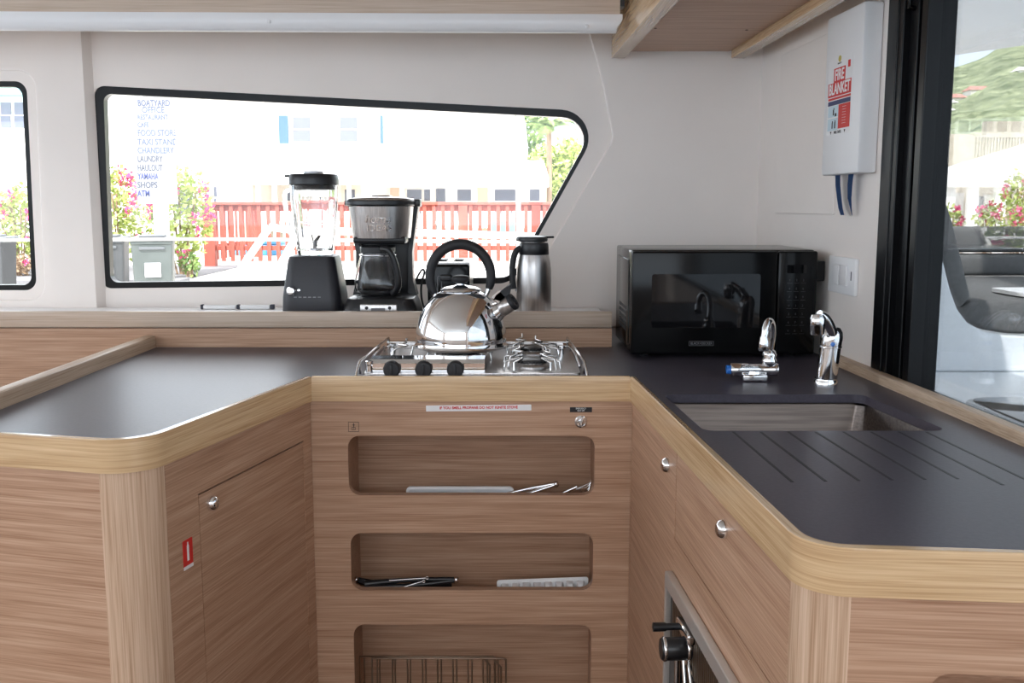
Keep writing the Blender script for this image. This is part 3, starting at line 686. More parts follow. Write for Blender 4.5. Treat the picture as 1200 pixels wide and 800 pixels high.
obj('badge', bm, 'silverprint', md, local=True)
plate('display', [rrect(0.373, 0.420, 0.207, 0.227, 0.001)], 0.0008, 'darkglass', mp, ff, local=True)
bm = new()
for r_ in range(7):
    for c_ in range(3):
        x = 0.381 + c_ * 0.0165; z = 0.190 - r_ * 0.0205
        me = text_me(['1', '2', '3', '4', '5', '6', '7', '8', '9', '0'][(r_ * 3 + c_) % 10], 0.0075, facing(x, -0.0004, z), align='CENTER', depth=0.0002); bm.from_mesh(me); bpy.data.meshes.remove(me)
        box(bm, x - 0.006, x + 0.006, -0.0004, 0.0, z - 0.0072, z - 0.0066)
obj('keypad', bm, 'dimprint', mp, local=True)
fsd = Matrix.Translation((0, 0, 0)) @ Matrix(((0, 0, -1, 0), (-1, 0, 0, 0), (0, 1, 0, 0), (0, 0, 0, 1)))    # faces -X
bm = new()
for r_ in range(5):
    for c_ in range(7):
        y = 0.10 + c_ * 0.022 + 0.0; z = 0.055 + r_ * 0.0135
        box(bm, -0.0006, 0.001, y, y + 0.013, z, z + 0.008, 0.0005)
obj('side_vent', bm, 'rubber', mw, local=True)
tube('side_rib', [(-0.0005, 0.05, 0.03), (-0.0005, 0.05, 0.225), (-0.0005, 0.062, 0.236), (-0.0005, 0.28, 0.236)], 0.0022, 'black', mw, local=True, smooth=False)
for x, y in ((0.04, 0.05), (W_ - 0.04, 0.05), (0.04, 0.28), (W_ - 0.04, 0.28)):
    bm = new(); lathe(bm, [(0.0, 0.0005), (0.011, 0.0005), (0.012, 0.0105), (0.0, 0.0105)], (x, y, 0), 20); obj('foot', bm, 'rubber', mw, local=True, auto=40)
# black plug in a socket behind the microwave
bm = new(); wbox(bm, 2.40, 2.455, 0.004, 0.045, 1.085, 1.135, 0.004)
o = rebase(obj('power_plug', bm, 'darkplastic', None, auto=40)); tag(o, 'black square power plug sticking out beside the microwave', 'plug')

# ================================================================== TAPS
# small cross-bar tap with swan neck
t1 = thing('swan_neck_tap', 'small chrome tap with swan neck, cross bar and blue end behind the sink', 'tap', (0.513, 2.055, 0.9))
bm = new(); box(bm, -0.026, 0.026, -0.020, 0.020, 0.0005, 0.016, 0.004, 3); lathe(bm, [(0.018, 0.012), (0.016, 0.022)], n=24); obj('base', bm, 'chrome', t1, local=True, auto=40)
bm = new(); lathe(bm, [(0, 0), (0.013, 0), (0.014, 0.002), (0.014, 0.035), (0.0125, 0.038), (0.0125, 0.082), (0.0135, 0.084), (0.0135, 0.100), (0.0, 0.100)], n=28, mx=along((-0.050, 0, 0.024), (1, 0, 0))); obj('cross_bar', bm, 'chrome', t1, local=True, auto=40)
bm = new(); lathe(bm, [(0.0, 0), (0.009, 0), (0.0095, 0.003), (0.0095, 0.008), (0, 0.008)], n=24, mx=along((-0.0575, 0, 0.024), (1, 0, 0))); obj('blue_cap', bm, 'bluedot', t1, local=True, auto=40)
bm = new(); lathe(bm, [(0.010, 0.030), (0.015, 0.036), (0.0165, 0.044), (0.0135, 0.050), (0.0155, 0.056), (0.0125, 0.064), (0.008, 0.068)], (0.032, 0, 0), 28); obj('collar', bm, 'chrome', t1, local=True, smooth=True)
tube('neck', [(0.032, 0, 0.062), (0.035, -0.002, 0.085), (0.035, -0.006, 0.104), (0.031, -0.014, 0.124), (0.023, -0.026, 0.132), (0.015, -0.034, 0.124), (0.011, -0.038, 0.108), (0.010, -0.038, 0.092)], 0.0078, 'chrome', t1, local=True, res=5)
bm = new(); lathe(bm, [(0.010, 0.0), (0.0115, 0.003), (0.0110, 0.016), (0.0085, 0.030), (0.0, 0.030)], (0.0098, -0.038, 0.070), 24); obj('nozzle', bm, 'chrome', t1, local=True, auto=40)
# tall mixer
t2 = thing('mixer_tap', 'tall chrome mixer tap with lever head beside the wall rail', 'tap', (0.652, 2.01, 0.9))
bm = new(); lathe(bm, [(0.0, 0), (0.0245, 0.0), (0.0245, 0.008), (0.0225, 0.011), (0.0225, 0.014)], n=36); obj('base', bm, 'chrome', t2, local=True, auto=40)
bm = new(); mx = Matrix(((1, 0, 0.09, 0), (0, 1, 0, 0), (0, 0, 1, 0), (0, 0, 0, 1)))
lathe(bm, [(0.0215, 0.013), (0.0215, 0.078), (0.0230, 0.079), (0.0230, 0.082), (0.0217, 0.083), (0.0225, 0.098), (0.0205, 0.110), (0.015, 0.119), (0.007, 0.123), (0.0, 0.1235)], n=36, mx=mx); obj('body', bm, 'chrome', t2, local=True, auto=50)
tube('spout_arm', [(0.010, -0.008, 0.100), (0.003, -0.016, 0.116), (-0.008, -0.024, 0.134), (-0.020, -0.031, 0.146), (-0.030, -0.035, 0.149)], 0.0105, 'chrome', t2, local=True, res=5)
bm = new(); lathe(bm, [(0.0, 0), (0.0125, 0.0), (0.0145, 0.003), (0.0155, 0.018), (0.0160, 0.019), (0.0160, 0.034), (0.0125, 0.041), (0, 0.043)], (-0.033, -0.036, 0.109), 28); obj('spray_head', bm, 'chrome', t2, local=True, auto=50)
bm = new(); lathe(bm, [(0.0, 0.0), (0.0045, 0.0), (0.0045, 0.0015), (0, 0.002)], n=16, mx=along((0.004, -0.0228, 0.088), (-0.2, -1, 0.1))); obj('cold_mark', bm, 'bluedot', t2, local=True)
bm = new(); box(bm, -0.007, 0.007, -0.003, 0.003, 0, 0.026, 0.0025, 3, T(0.008, -0.002, 0.120) @ Matrix.Rotation(R(-38), 4, 'Y')); obj('lever', bm, 'chrome', t2, local=True, auto=40)

# ================================================================== APPLIANCES ON THE LEDGE
LZ = 0.960
# ---- blender
bX, bY = (369.5 - 600) / F * 2.74, 2.74
bd = thing('blender', 'black based blender with clear ribbed glass jar on the ledge', 'blender', (bX, bY, LZ))
def sq(bm, levels, n=4, seg=6):
    """stack of rounded squares: (half x, half y, z, corner r, dx)"""
    rings = []
    for hx_, hy_, z, r_, *dx in levels:
        dx = dx[0] if dx else 0; lp = rrect(dx - hx_, dx + hx_, -hy_, hy_, r_, seg); rings.append([bm.verts.new((p[0], p[1], z)) for p in lp])
    for a, b in zip(rings, rings[1:]):
        for k in range(len(a)): bm.faces.new((a[k], a[(k + 1) % len(a)], b[(k + 1) % len(a)], b[k]))
    bm.faces.new(rings[0][::-1]); bm.faces.new(rings[-1])
bm = new(); sq(bm, [(0.080, 0.080, 0.012, 0.03), (0.0815, 0.0815, 0.02, 0.03), (0.0800, 0.080, 0.060, 0.03), (0.0785, 0.0785, 0.072, 0.03), (0.066, 0.066, 0.158, 0.026), (0.062, 0.062, 0.170, 0.024), (0.056, 0.056, 0.1725, 0.022)]); bb = obj('base', bm, 'blackplastic', bd, local=True, auto=40)
bm = new(); sq(bm, [(0.078, 0.078, 0.0, 0.03), (0.082, 0.082, 0.004, 0.03), (0.082, 0.082, 0.016, 0.03), (0.079, 0.079, 0.018, 0.03)]); obj('foot_band', bm, 'greyplast', bd, local=True, auto=40)
bm = new(); lathe(bm, [(0.013, 0), (0.013, 0.008), (0.009, 0.014), (0, 0.015)], n=24, mx=along((-0.050, -0.0775, 0.078), (0, -1, 0.1))); lathe(bm, [(0.004, 0), (0.004, 0.004), (0, 0.005)], n=12, mx=along((-0.030, -0.0775, 0.080), (0, -1, 0.1))); obj('control_knob', bm, 'chrome', bb, local=True, auto=40)
bm = new()
for k in range(6): box(bm, -0.044 + k * 0.013, -0.036 + k * 0.013, -0.0825, -0.0785, 0.0605, 0.0625)
obj('speed_marks', bm, 'greyplast', bb, local=True)
JB = 0.1735
bm = new()
op_ = [(0.050, 0.0), (0.052, 0.012), (0.0535, 0.03), (0.0605, 0.10), (0.0645, 0.150), (0.0655, 0.186), (0.067, 0.190)]
ip_ = [(0.0625, 0.190), (0.0610, 0.184), (0.0600, 0.150), (0.0560, 0.10), (0.0490, 0.03), (0.044, 0.012), (0.0, 0.010)]
NS = 72
def ribbed(r, k, amt):
    c = math.cos(4 * 2 * PI * k / NS); return r * (1 + amt * (abs(c) ** 6))
prof = [(0.0, 0.0)] + op_ + ip_
rings = []
for i, (r_, z) in enumerate(prof):
    if r_ == 0: rings.append([bm.verts.new((0.003, 0, JB + z))]); continue
    am = -0.07 if i <= len(op_) else -0.03
    rings.append([bm.verts.new((0.003 + ribbed(r_, k, am) * math.cos(2 * PI * (k + .3) / NS), ribbed(r_, k, am) * math.sin(2 * PI * (k + .3) / NS), JB + z)) for k in range(NS)])
for a, b in zip(rings, rings[1:]):
    for k in range(NS):
        k2 = (k + 1) % NS
        if len(a) == 1: bm.faces.new((a[0], b[k2], b[k]))
        elif len(b) == 1: bm.faces.new((a[k], a[k2], b[0]))
        else: bm.faces.new((a[k], a[k2], b[k2], b[k]))
jar = obj('jar', bm, 'jarglass', bd, local=True, auto=60)
tube('jar_handle', [(-0.052, 0, JB + 0.178), (-0.070, 0, JB + 0.178), (-0.079, 0, JB + 0.168), (-0.078, 0, JB + 0.14), (-0.072, 0, JB + 0.09), (-0.062, 0, JB + 0.045), (-0.050, 0, JB + 0.030)], 0.0065, 'jarglass', jar, local=True, res=4)
bm = new(); lathe(bm, [(0.0, 0.010), (0.020, 0.010), (0.020, 0.014), (0.007, 0.018), (0.007, 0.032), (0, 0.034)], (0.003, 0, JB + 0.002), 20)
for k in range(4):
    a = R(35 + 90 * k); box(bm, 0.0, 0.036, -0.004, 0.004, -0.0008, 0.0008, 0, 2, T(0.003, 0, JB + 0.029) @ Matrix.Rotation(a, 4, 'Z') @ Matrix.Rotation(R(-40 if k % 2 else -18), 4, 'Y'))
obj('blades', bm, 'wire', jar, local=True)
bm = new(); lathe(bm, [(0.0, 0.178), (0.0585, 0.178), (0.060, 0.190), (0.0685, 0.192), (0.0685, 0.206), (0.066, 0.2185), (0.0645, 0.220), (0.03, 0.221), (0, 0.221)], (0.003, 0, JB), 48)
box(bm, -0.076, -0.05, -0.012, 0.012, JB + 0.212, JB + 0.2185, 0.002)
lid = obj('lid', bm, 'darkplastic', bd, local=True, auto=40)
bm = new(); lathe(bm, [(0.027, 0.2215), (0.027, 0.227), (0.024, 0.229), (0.0, 0.229)], (0.003, 0, JB), 32); obj('lid_cap', bm, 'frost', lid, local=True, auto=40)
# ---- coffee maker
cX, cY = (448.5 - 600) / F * 2.72, 2.72
cm = thing('coffee_maker', 'black and steel drip coffee maker with glass carafe on the ledge', 'coffee maker', (cX, cY, LZ))
bm = new(); sq(bm, [(0.1035, 0.095, 0.0, 0.03), (0.1035, 0.095, 0.02, 0.03), (0.097, 0.090, 0.042, 0.03), (0.090, 0.083, 0.058, 0.03), (0.070, 0.07, 0.064, 0.03)]); obj('base', bm, 'darkplastic', cm, local=True, auto=40)
bm = new()
for s in (-1, 1):                                              # tower walls seen either side of the carafe
    a = [(s * 0.090, 0.058), (s * 0.080, 0.10), (s * 0.079, 0.18), (s * 0.099, 0.318), (s * 0.085, 0.318), (s * 0.066, 0.18), (s * 0.066, 0.058)]
    v0 = [bm.verts.new((x, 0.035, z)) for x, z in a]; v1 = [bm.verts.new((x, 0.092, z)) for x, z in a]
    for i in range(7): bm.faces.new((v0[i], v0[(i + 1) % 7], v1[(i + 1) % 7], v1[i]))
    bm.faces.new(v0); bm.faces.new(v1[::-1])
box(bm, -0.068, 0.068, 0.06, 0.094, 0.05, 0.318, 0.004)
box(bm, -0.072, 0.072, -0.06, 0.09, 0.205, 0.226, 0.008)
obj('tower', bm, 'darkplastic', cm, local=True, auto=40)
bm = new(); lathe(bm, [(0.0, 0.221), (0.079, 0.221), (0.0825, 0.25), (0.088, 0.306), (0.0, 0.306)], (0, -0.005, 0), 64); fb = obj('filter_basket', bm, 'steel', cm, local=True, auto=40)
def curvtext(s, size, zc, r, m, parent, name, xoff=0.0, shear=0.0, sx=1.0):
    me = text_me(s, size, Matrix.Identity(4), align='CENTER', depth=0.0014, shear=shear, sx=sx)
    bm = new(); bm.from_mesh(me); bpy.data.meshes.remove(me)
    bmesh.ops.subdivide_edges(bm, edges=[e for e in bm.edges if e.calc_length() > 0.006], cuts=2)
    for v in bm.verts:
        x, y, z = v.co; rr = r + 0.071 * 0 + (zc + y - 0.25) * 0.098 + z + 0.0006; a = (x + xoff) / r
        v.co = Vector((rr * math.sin(a), -0.005 - rr * math.cos(a), zc + y))
    return obj(name, bm, m, parent, local=True)
curvtext('home', 0.030, 0.272, 0.0835, 'chrome', fb, 'embossed_lettering', 0.000, 0.3)
curvtext('IDEAS', 0.024, 0.248, 0.0835, 'chrome', fb, 'embossed_lettering', 0.004, 0.0, 1.1)
bm = new(); lathe(bm, [(0.0, 0.306), (0.093, 0.307), (0.097, 0.311), (0.097, 0.320), (0.094, 0.323)], (0, -0.003, 0), 64); box(bm, 0.085, 0.108, -0.02, 0.04, 0.305, 0.326, 0.004); box(bm, -0.103, -0.085, 0.0, 0.05, 0.308, 0.322, 0.004)
lr = obj('lid_rim', bm, 'darkplastic', cm, local=True, auto=40)
bm = new(); lathe(bm, [(0.093, 0.322), (0.092, 0.3265), (0.06, 0.331), (0, 0.333)], (0, -0.003, 0), 64); lathe(bm, [(0.03, 0.332), (0.028, 0.336), (0, 0.337)], (0, -0.003, 0), 32); obj('lid', bm, 'steel', cm, local=True, smooth=True)
bm = new(); box(bm, -0.050, 0.050, -0.0985, -0.0895, 0.010, 0.046, 0.003); cpn = obj('control_panel', bm, 'steel', cm, local=True, auto=40)
bm = new(); box(bm, -0.020, 0.018, -0.1, -0.098, 0.019, 0.036, 0.0005); obj('display', bm, 'screen', cpn, local=True)
for x, z in ((-0.032, 0.036), (0.030, 0.036), (-0.030, 0.024), (0.030, 0.024)):
    bm = new(); lathe(bm, [(0.0045, 0), (0.0045, 0.002), (0, 0.0025)], n=16, mx=along((x, -0.0985, z), (0, -1, 0))); obj('button', bm, 'rubber', cpn, local=True, auto=40)
bm = new(); cx_ = -0.008
lathe(bm, [(0.0, 0.066), (0.052, 0.066), (0.061, 0.072), (0.0655, 0.088), (0.0645, 0.108), (0.055, 0.150), (0.0455, 0.182), (0.047, 0.189), (0.0445, 0.189), (0.043, 0.182), (0.0525, 0.150), (0.062, 0.108), (0.063, 0.088), (0.0585, 0.074), (0.05, 0.069), (0, 0.069)], (cx_, -0.030, 0), 56); cf = obj('carafe', bm, 'carafe', cm, local=True, smooth=True)
bm = new(); lathe(bm, [(0.0455, 0.180), (0.048, 0.182), (0.0485, 0.196), (0.045, 0.200), (0.0, 0.201)], (cx_, -0.030, 0), 40); box(bm, -0.012, 0.012, -0.098, -0.07, 0.184, 0.197, 0.004, 2, T(0.024, 0.01, 0)); obj('carafe_lid', bm, 'darkplastic', cf, local=True, auto=40)
tube('carafe_handle', [(0.010, -0.085, 0.192), (0.024, -0.098, 0.196), (0.038, -0.101, 0.182), (0.050, -0.101, 0.145), (0.055, -0.099, 0.108), (0.050, -0.092, 0.082), (0.036, -0.080, 0.075)], 0.0085, 'darkplastic', cf, local=True, res=4)
tube('carafe_band', [(cx_ + 0.0485 * math.cos(a), -0.030 + 0.0485 * math.sin(a), 0.175) for a in [2 * PI * k / 40 for k in range(40)]], 0.003, 'chrome', cf, cyc=True, local=True)
tube('cord', [(0.086, 0.07, 0.10), (0.098, 0.07, 0.125), (0.108, 0.068, 0.130), (0.110, 0.068, 0.118), (0.103, 0.07, 0.100), (0.097, 0.08, 0.07), (0.10, 0.10, 0.02), (0.11, 0.12, 0.004)], 0.003, 'rubber', cm, local=True)
# ---- toaster, narrow end to the room
tX, tY = (526 - 600) / F * 2.70, 2.68
to = thing('toaster', 'black and steel two slot toaster standing end-on behind the kettle', 'toaster', (tX, tY, LZ))
hw = 0.058
bm = new(); sq(bm, [(hw - 0.004, 0.009, 0.006, 0.012), (hw, 0.011, 0.012, 0.012)]); bm.free()
bm = new(); box(bm, -hw, hw, 0.0, 0.022, 0.006, 0.150, 0.008, 3); en = obj('end_panel', bm, 'black', to, local=True, auto=40)
bm = new(); box(bm, -hw, hw, 0.236, 0.256, 0.006, 0.150, 0.008, 3); obj('end_panel', bm, 'black', to, local=True, auto=40)
loops = [rrect(-hw + 0.001, hw - 0.001, 0.0205, 0.238, 0.002), rrect(-0.037, -0.009, 0.055, 0.200, 0.003), rrect(0.009, 0.037, 0.055, 0.200, 0.003)]
plate('shell', loops, 0.004, 'steel', to, T(0, 0, 0.150), local=True)
bm = new(); box(bm, hw - 0.003, hw, 0.022, 0.236, 0.012, 0.150); box(bm, -hw, -hw + 0.003, 0.022, 0.236, 0.012, 0.150); box(bm, -hw, hw, 0.022, 0.236, 0.008, 0.012); obj('side_panel', bm, 'steel', to, local=True)
bm = new(); box(bm, -0.040, -0.006, 0.05, 0.205, 0.04, 0.045); box(bm, 0.006, 0.040, 0.05, 0.205, 0.04, 0.045); obj('slot_tray', bm, 'rubber', to, local=True)
bm = new(); box(bm, -0.022, 0.010, -0.014, 0.0, 0.104, 0.122, 0.004, 3); obj('lever', bm, 'darkplastic', en, local=True, auto=40)
bm = new(); lathe(bm, [(0.0155, 0), (0.0145, 0.012), (0, 0.013)], n=28, mx=along((0.020, 0, 0.062), (0, -1, 0))); obj('dial', bm, 'darkplastic', en, local=True, auto=40)
tube('lever_slot', [(-0.030, -0.0008, 0.05), (-0.030, -0.0008, 0.115), (-0.024, -0.0008, 0.120), (-0.018, -0.0008, 0.115), (-0.018, -0.0008, 0.05)], 0.0012, 'silverprint', en, local=True)
for z in (0.05, 0.066, 0.082): bm = new(); box(bm, hw, hw + 0.003, 0.045, 0.06, z, z + 0.008, 0.001); obj('button', bm, 'rubber', to, local=True)
for x in (-0.04, 0.04):
    for y in (0.03, 0.225):
        bm = new(); lathe(bm, [(0.0, 0.0003), (0.008, 0.0003), (0.008, 0.009), (0, 0.009)], (x, y, 0), 14); obj('foot', bm, 'rubber', to, local=True, auto=40)
# ---- thermos jug
hX, hY = (625.5 - 600) / F * 2.71, 2.70
th = thing('thermos_jug', 'brushed steel thermos jug with black lid and handle right of the kettle', 'thermos', (hX, hY, LZ))
bm = new(); lathe(bm, [(0.0, 0.0), (0.046, 0.0), (0.048, 0.004), (0.048, 0.10), (0.0475, 0.135), (0.0445, 0.160), (0.040, 0.180), (0.0, 0.180)], n=56); obj('body', bm, 'steel', th, local=True, auto=50)
bm = new(); lathe(bm, [(0.0402, 0.174), (0.0415, 0.176), (0.040, 0.200), (0.0385, 0.207), (0.0, 0.207)], n=48); obj('collar', bm, 'darkplastic', th, local=True, auto=50)
bm = new(); lathe(bm, [(0.030, 0.207), (0.031, 0.2105), (0.0425, 0.2115), (0.044, 0.217), (0.041, 0.224), (0.02, 0.227), (0, 0.2275)], (-0.006, 0, 0), 48); box(bm, 0.02, 0.055, -0.010, 0.010, 0.220, 0.226, 0.0025, 2); obj('lid', bm, 'darkplastic', th, local=True, auto=50)
bm = new(); lathe(bm, [(0.0315, 0.2075), (0.0345, 0.2085), (0.0345, 0.2105), (0.0315, 0.211)], (-0.004, 0, 0), 40); obj('lid_ring', bm, 'chrome', th, local=True, smooth=True)
tube('handle', [(-0.030, -0.008, 0.194), (-0.046, -0.01, 0.192), (-0.056, -0.01, 0.170), (-0.0595, -0.01, 0.140), (-0.0595, -0.01, 0.105), (-0.056, -0.01, 0.082)], 0.0085, 'rubber', th, local=True, res=4)
bm = new(); box(bm, -0.052, -0.038, -0.012, 0.0, 0.074, 0.086, 0.003); obj('handle_clip', bm, 'greyplast', th, local=True)
# ---- slim white bar lying at the back of the ledge
pS = V(278, 361, 2.93)
ps = thing('white_bar', 'slim white bar with dark end fittings lying on the ledge left of the blender', 'fitting', ((278 - 600) / F * 2.93, 2.93, LZ))
bm = new(); box(bm, -0.105, -0.005, -0.008, 0.008, 0.0005, 0.0125, 0.003); box(bm, 0.005, 0.095, -0.008, 0.008, 0.0005, 0.013, 0.003); obj('bar', bm, 'white', ps, local=True, auto=40)
for x, w in ((-0.108, 0.004), (0.0, 0.004), (0.102, 0.006)):
    bm = new(); box(bm, x - w, x + w, -0.009, 0.009, 0.0005, 0.0145, 0.002); obj('end_fitting', bm, 'greyprint', ps, local=True)

# ================================================================== FIRE BLANKET AND SWITCHES
fb_ = thing('fire_blanket_box', 'white plastic safety box with red label and blue pull tapes on the wall', 'safety box', tuple(fw @ Vector((wy(2.23), 1.34, 0))))
y0, y1, zz0, zz1 = 2.138, 2.352, 1.338, 1.695
bm = new(); wbox(bm, y0, y1, 0.0, 0.043, zz0, zz1, 0.006); obj('box', bm, 'white', fb_, auto=40)
# label frame on the box face: local x runs towards the viewer (text reads left to right), y up
lf = fw @ T(wy(2.332), 0, 0.043) @ Matrix.Diagonal((1.12, 1, 1, 1))       # x=0 at far edge of label
k = (wy(2.165) - wy(2.300)) / 0.135
plate('label_sheet', [rrect(0.004, 0.131, 1.428, 1.598, 0.003)], 0.0003, 'white', fb_, lf)
plate('label_title', [[(0.034, 1.583), (0.094, 1.583), (0.094, 1.552), (0.126, 1.552), (0.126, 1.521), (0.006, 1.521), (0.006, 1.552), (0.034, 1.552)]], 0.0003, 'red', fb_, lf @ T(0, -0.008, 0.0004))
plate('label_band', [rrect(0.008, 0.126, 1.494, 1.504, 0.0005)], 0.0003, 'blueprint', fb_, lf @ T(0, 0, 0.0004))
plate('label_stripe', [rrect(0.008, 0.126, 1.506, 1.511, 0.0005)], 0.0003, 'red', fb_, lf @ T(0, 0, 0.0004))
plate('label_block', [rrect(0.066, 0.126, 1.440, 1.493, 0.0005)], 0.0003, 'red', fb_, lf @ T(0, 0, 0.0004))
plate('label_picture', [rrect(0.010, 0.064, 1.468, 1.493, 0.0005)], 0.0003, 'lightblue', fb_, lf @ T(0, 0, 0.0004))
plate('label_picture', [rrect(0.010, 0.064, 1.438, 1.465, 0.0005)], 0.0003, 'lightblue', fb_, lf @ T(0, 0, 0.0004))
def L_(s, size, x, y, sx=1.0, bold=0.0): return (s, size, lf @ T(x, y, 0.0009), dict(align='CENTER', depth=0.0002, sx=sx, bold=bold))
texts('lettering', [L_('FIRE', 0.034, 0.064, 1.5585, 0.78, 0.0008), L_('BLANKET', 0.034, 0.066, 1.5285, 0.76, 0.0008)] + [L_('xxxxxxxxxx'.replace('x', '-'), 0.006, 0.096, 1.487 - 0.006 * i) for i in range(7)], 'white', fb_)
texts('black_lettering', [L_('PULL TAPES', 0.009, 0.066, 1.4325, 0.8), L_('\u25BC', 0.008, 0.030, 1.4325), L_('\u25BC', 0.008, 0.103, 1.4325), L_('SAFETY', 0.005, 0.062, 1.584, 1.2)], 'blackprint', fb_)
bm = new()
for x, y, w, h in ((0.040, 1.478, 0.006, 0.013), (0.042, 1.486, 0.004, 0.004), (0.052, 1.472, 0.009, 0.007), (0.036, 1.449, 0.005, 0.013), (0.037, 1.457, 0.004, 0.004), (0.050, 1.449, 0.006, 0.014), (0.051, 1.458, 0.004, 0.004)): box(bm, x - w / 2, x + w / 2, y - h / 2, y + h / 2, 0.0005, 0.001, 0, 2, lf)
obj('label_figures', bm, 'blackprint', fb_)
bm = new(); lathe(bm, [(0.007, 0), (0.007, 0.0006), (0, 0.0006)], n=20, mx=lf @ T(0.062, 1.594, 0.0003)); obj('label_emblem', bm, 'cover', fb_)
plate('label_icon', [rrect(0.106, 0.118, 1.569, 1.584, 0.001)], 0.0003, 'red', fb_, lf @ T(0, 0, 0.0004))
def tape(y, pts):
    bm = new(); prev = None
    for dy, z, d, w in pts:
        a = fw @ Vector((wy(y + dy) - w, z, d)); b = fw @ Vector((wy(y + dy) + w, z, d + 0.0015)); a = bm.verts.new(a); b = bm.verts.new(b)
        if prev: bm.faces.new((prev[0], prev[1], b, a))
        prev = (a, b)
    bmesh.ops.solidify(bm, geom=list(bm.faces), thickness=0.0015); return obj('pull_tape', bm, 'ribbon', fb_)
tape(2.305, [(0, 1.345, 0.020, 0.017), (-0.002, 1.315, 0.019, 0.017), (-0.006, 1.285, 0.016, 0.016), (-0.022, 1.262, 0.018, 0.015), (-0.045, 1.247, 0.022, 0.013)])
tape(2.225, [(0, 1.345, 0.020, 0.017), (0.004, 1.315, 0.020, 0.016), (0.008, 1.285, 0.018, 0.013), (0.002, 1.262, 0.016, 0.006), (-0.006, 1.247, 0.016, 0.004)])
sw = thing('switch_plate', 'white double light switch plate on the wall above the mixer tap', 'switch', tuple(fw @ Vector((wy(2.285), 1.07, 0))))
bm = new(); wbox(bm, 2.205, 2.365, 0.0, 0.010, 1.065, 1.150, 0.003); obj('plate', bm, 'white', sw, auto=40)
for a, b in ((2.292, 2.33), (2.245, 2.288)):
    bm = new(); wbox(bm, a, b, 0.010, 0.014, 1.085, 1.132, 0.0015); obj('rocker', bm, 'whitegloss', sw, auto=40)
bm = new(); wbox(bm, 2.222, 2.226, 0.0098, 0.0106, 1.10, 1.12, 0); obj('indicator', bm, 'greyprint', sw)

# ================================================================== THINGS IN THE POCKETS
def vz(px, py, Y): p = V(px, py, Y); return (p.x, Y, p.z)
def tongs(name, label, a, b, spread, m, h=0.004):
    a = Vector(a); b = Vector(b); t = thing(name, label, 'utensil', tuple(a)); d = (b - a); n = Vector((0, 0.55, 0.83)).normalized()
    for s in (-1, 1):
        pts = [b + n * s * 0.001, a + d * 0.7 + n * s * spread * 0.8, a + d * 0.3 + n * s * spread, a + n * s * spread * 0.5]
        tube('arm', pts, h, m, t, radii=[1, 1.0, 1.1, 1.6])
    bm = new(); lathe(bm, [(0, 0.0), (0.006, 0.001), (0.0075, 0.005), (0.006, 0.010), (0, 0.011)], n=16, mx=along(b - d.normalized() * 0.004, d.normalized())); obj('hinge', bm, 'chrome', t, smooth=True)
    return t
# top pocket: white tub standing on its long side, tongs and beater
pa, pb = V(476, 570, 2.145), V(602, 570, 2.145)
tr = thing('white_tray', 'flat white plastic tray standing on its side in the top pocket', 'tray', ((pa.x + pb.x) / 2, 2.17, 0.5805))
xl, xr, zt0, zb0 = pa.x, pb.x, pa.z, 0.581
plate('rim', [fillet([(xl, zb0), (xr, zb0), (xr, zt0), (xl, zt0)], 0.010, 5, True), fillet([(xl + .005, zb0 + .005), (xr - .005, zb0 + .005), (xr - .005, zt0 - .006), (xl + .005, zt0 - .006)], 0.007, 5, True)], 0.008, 'white', tr, facing(0, 2.150, 0))
plate('base', [fillet([(xl + .003, zb0 + .003), (xr - .003, zb0 + .003), (xr - .003, zt0 - .004), (xl + .003, zt0 - .004)], 0.008, 5, True)], 0.010, 'frost', tr, facing(0, 2.1605, 0))
tongs('tongs', 'steel tongs leaning up beside the white tray in the top pocket', vz(570, 588, 2.135), vz(651, 567, 2.14), 0.007, 'chrome', 0.0040)
bt_ = thing('whisk', 'steel twisted wire beater at the right end of the top pocket', 'utensil', vz(640, 584, 2.15))
tube('handle', [vz(632, 590, 2.13), vz(658, 578, 2.135), vz(676, 570, 2.14)], 0.0038, 'chrome', bt_)
for k_, (dy, dz) in enumerate(((-5, -3), (-2, 2), (2, 0), (5, 4))): tube('loop', [vz(675, 573, 2.14), vz(683, 573 + dy * .7, 2.142), vz(691, 571 + dy, 2.145), vz(693, 563, 2.147)], 0.0012, 'chrome', bt_)
tube('lower_arm', [vz(640, 588, 2.15), vz(665, 581, 2.15), vz(688, 576, 2.15)], 0.003, 'wire', bt_)
# middle pocket: dark tongs, spatula, skewers, ice tray
tongs('tongs', 'dark handled tongs lying at the left end of the middle pocket', vz(470, 694, 2.20), vz(418, 679, 2.18), 0.006, 'rubber', 0.005)
tongs('tongs', 'long dark tongs lying along the middle pocket with round chrome hinge', vz(428, 686, 2.13), vz(534, 679, 2.125), 0.007, 'darkplastic', 0.005)
sp_ = thing('spatula', 'dark flat spatula behind the tongs in the middle pocket', 'utensil', vz(470, 700, 2.22))
tube('handle', [vz(424, 682, 2.235), vz(450, 684, 2.23), vz(480, 688, 2.225)], 0.005, 'rubber', sp_)
q0 = V(505, 692, 2.235); plate('blade', [rrect(q0.x - .05, q0.x + .05, q0.z - .03, q0.z + .022, 0.006), rrect(q0.x - .035, q0.x + .035, q0.z - .012, q0.z - .006, .002), rrect(q0.x - .035, q0.x + .035, q0.z + .004, q0.z + .010, .002)], 0.002, 'rubber', sp_, facing(0, 2.236, 0))
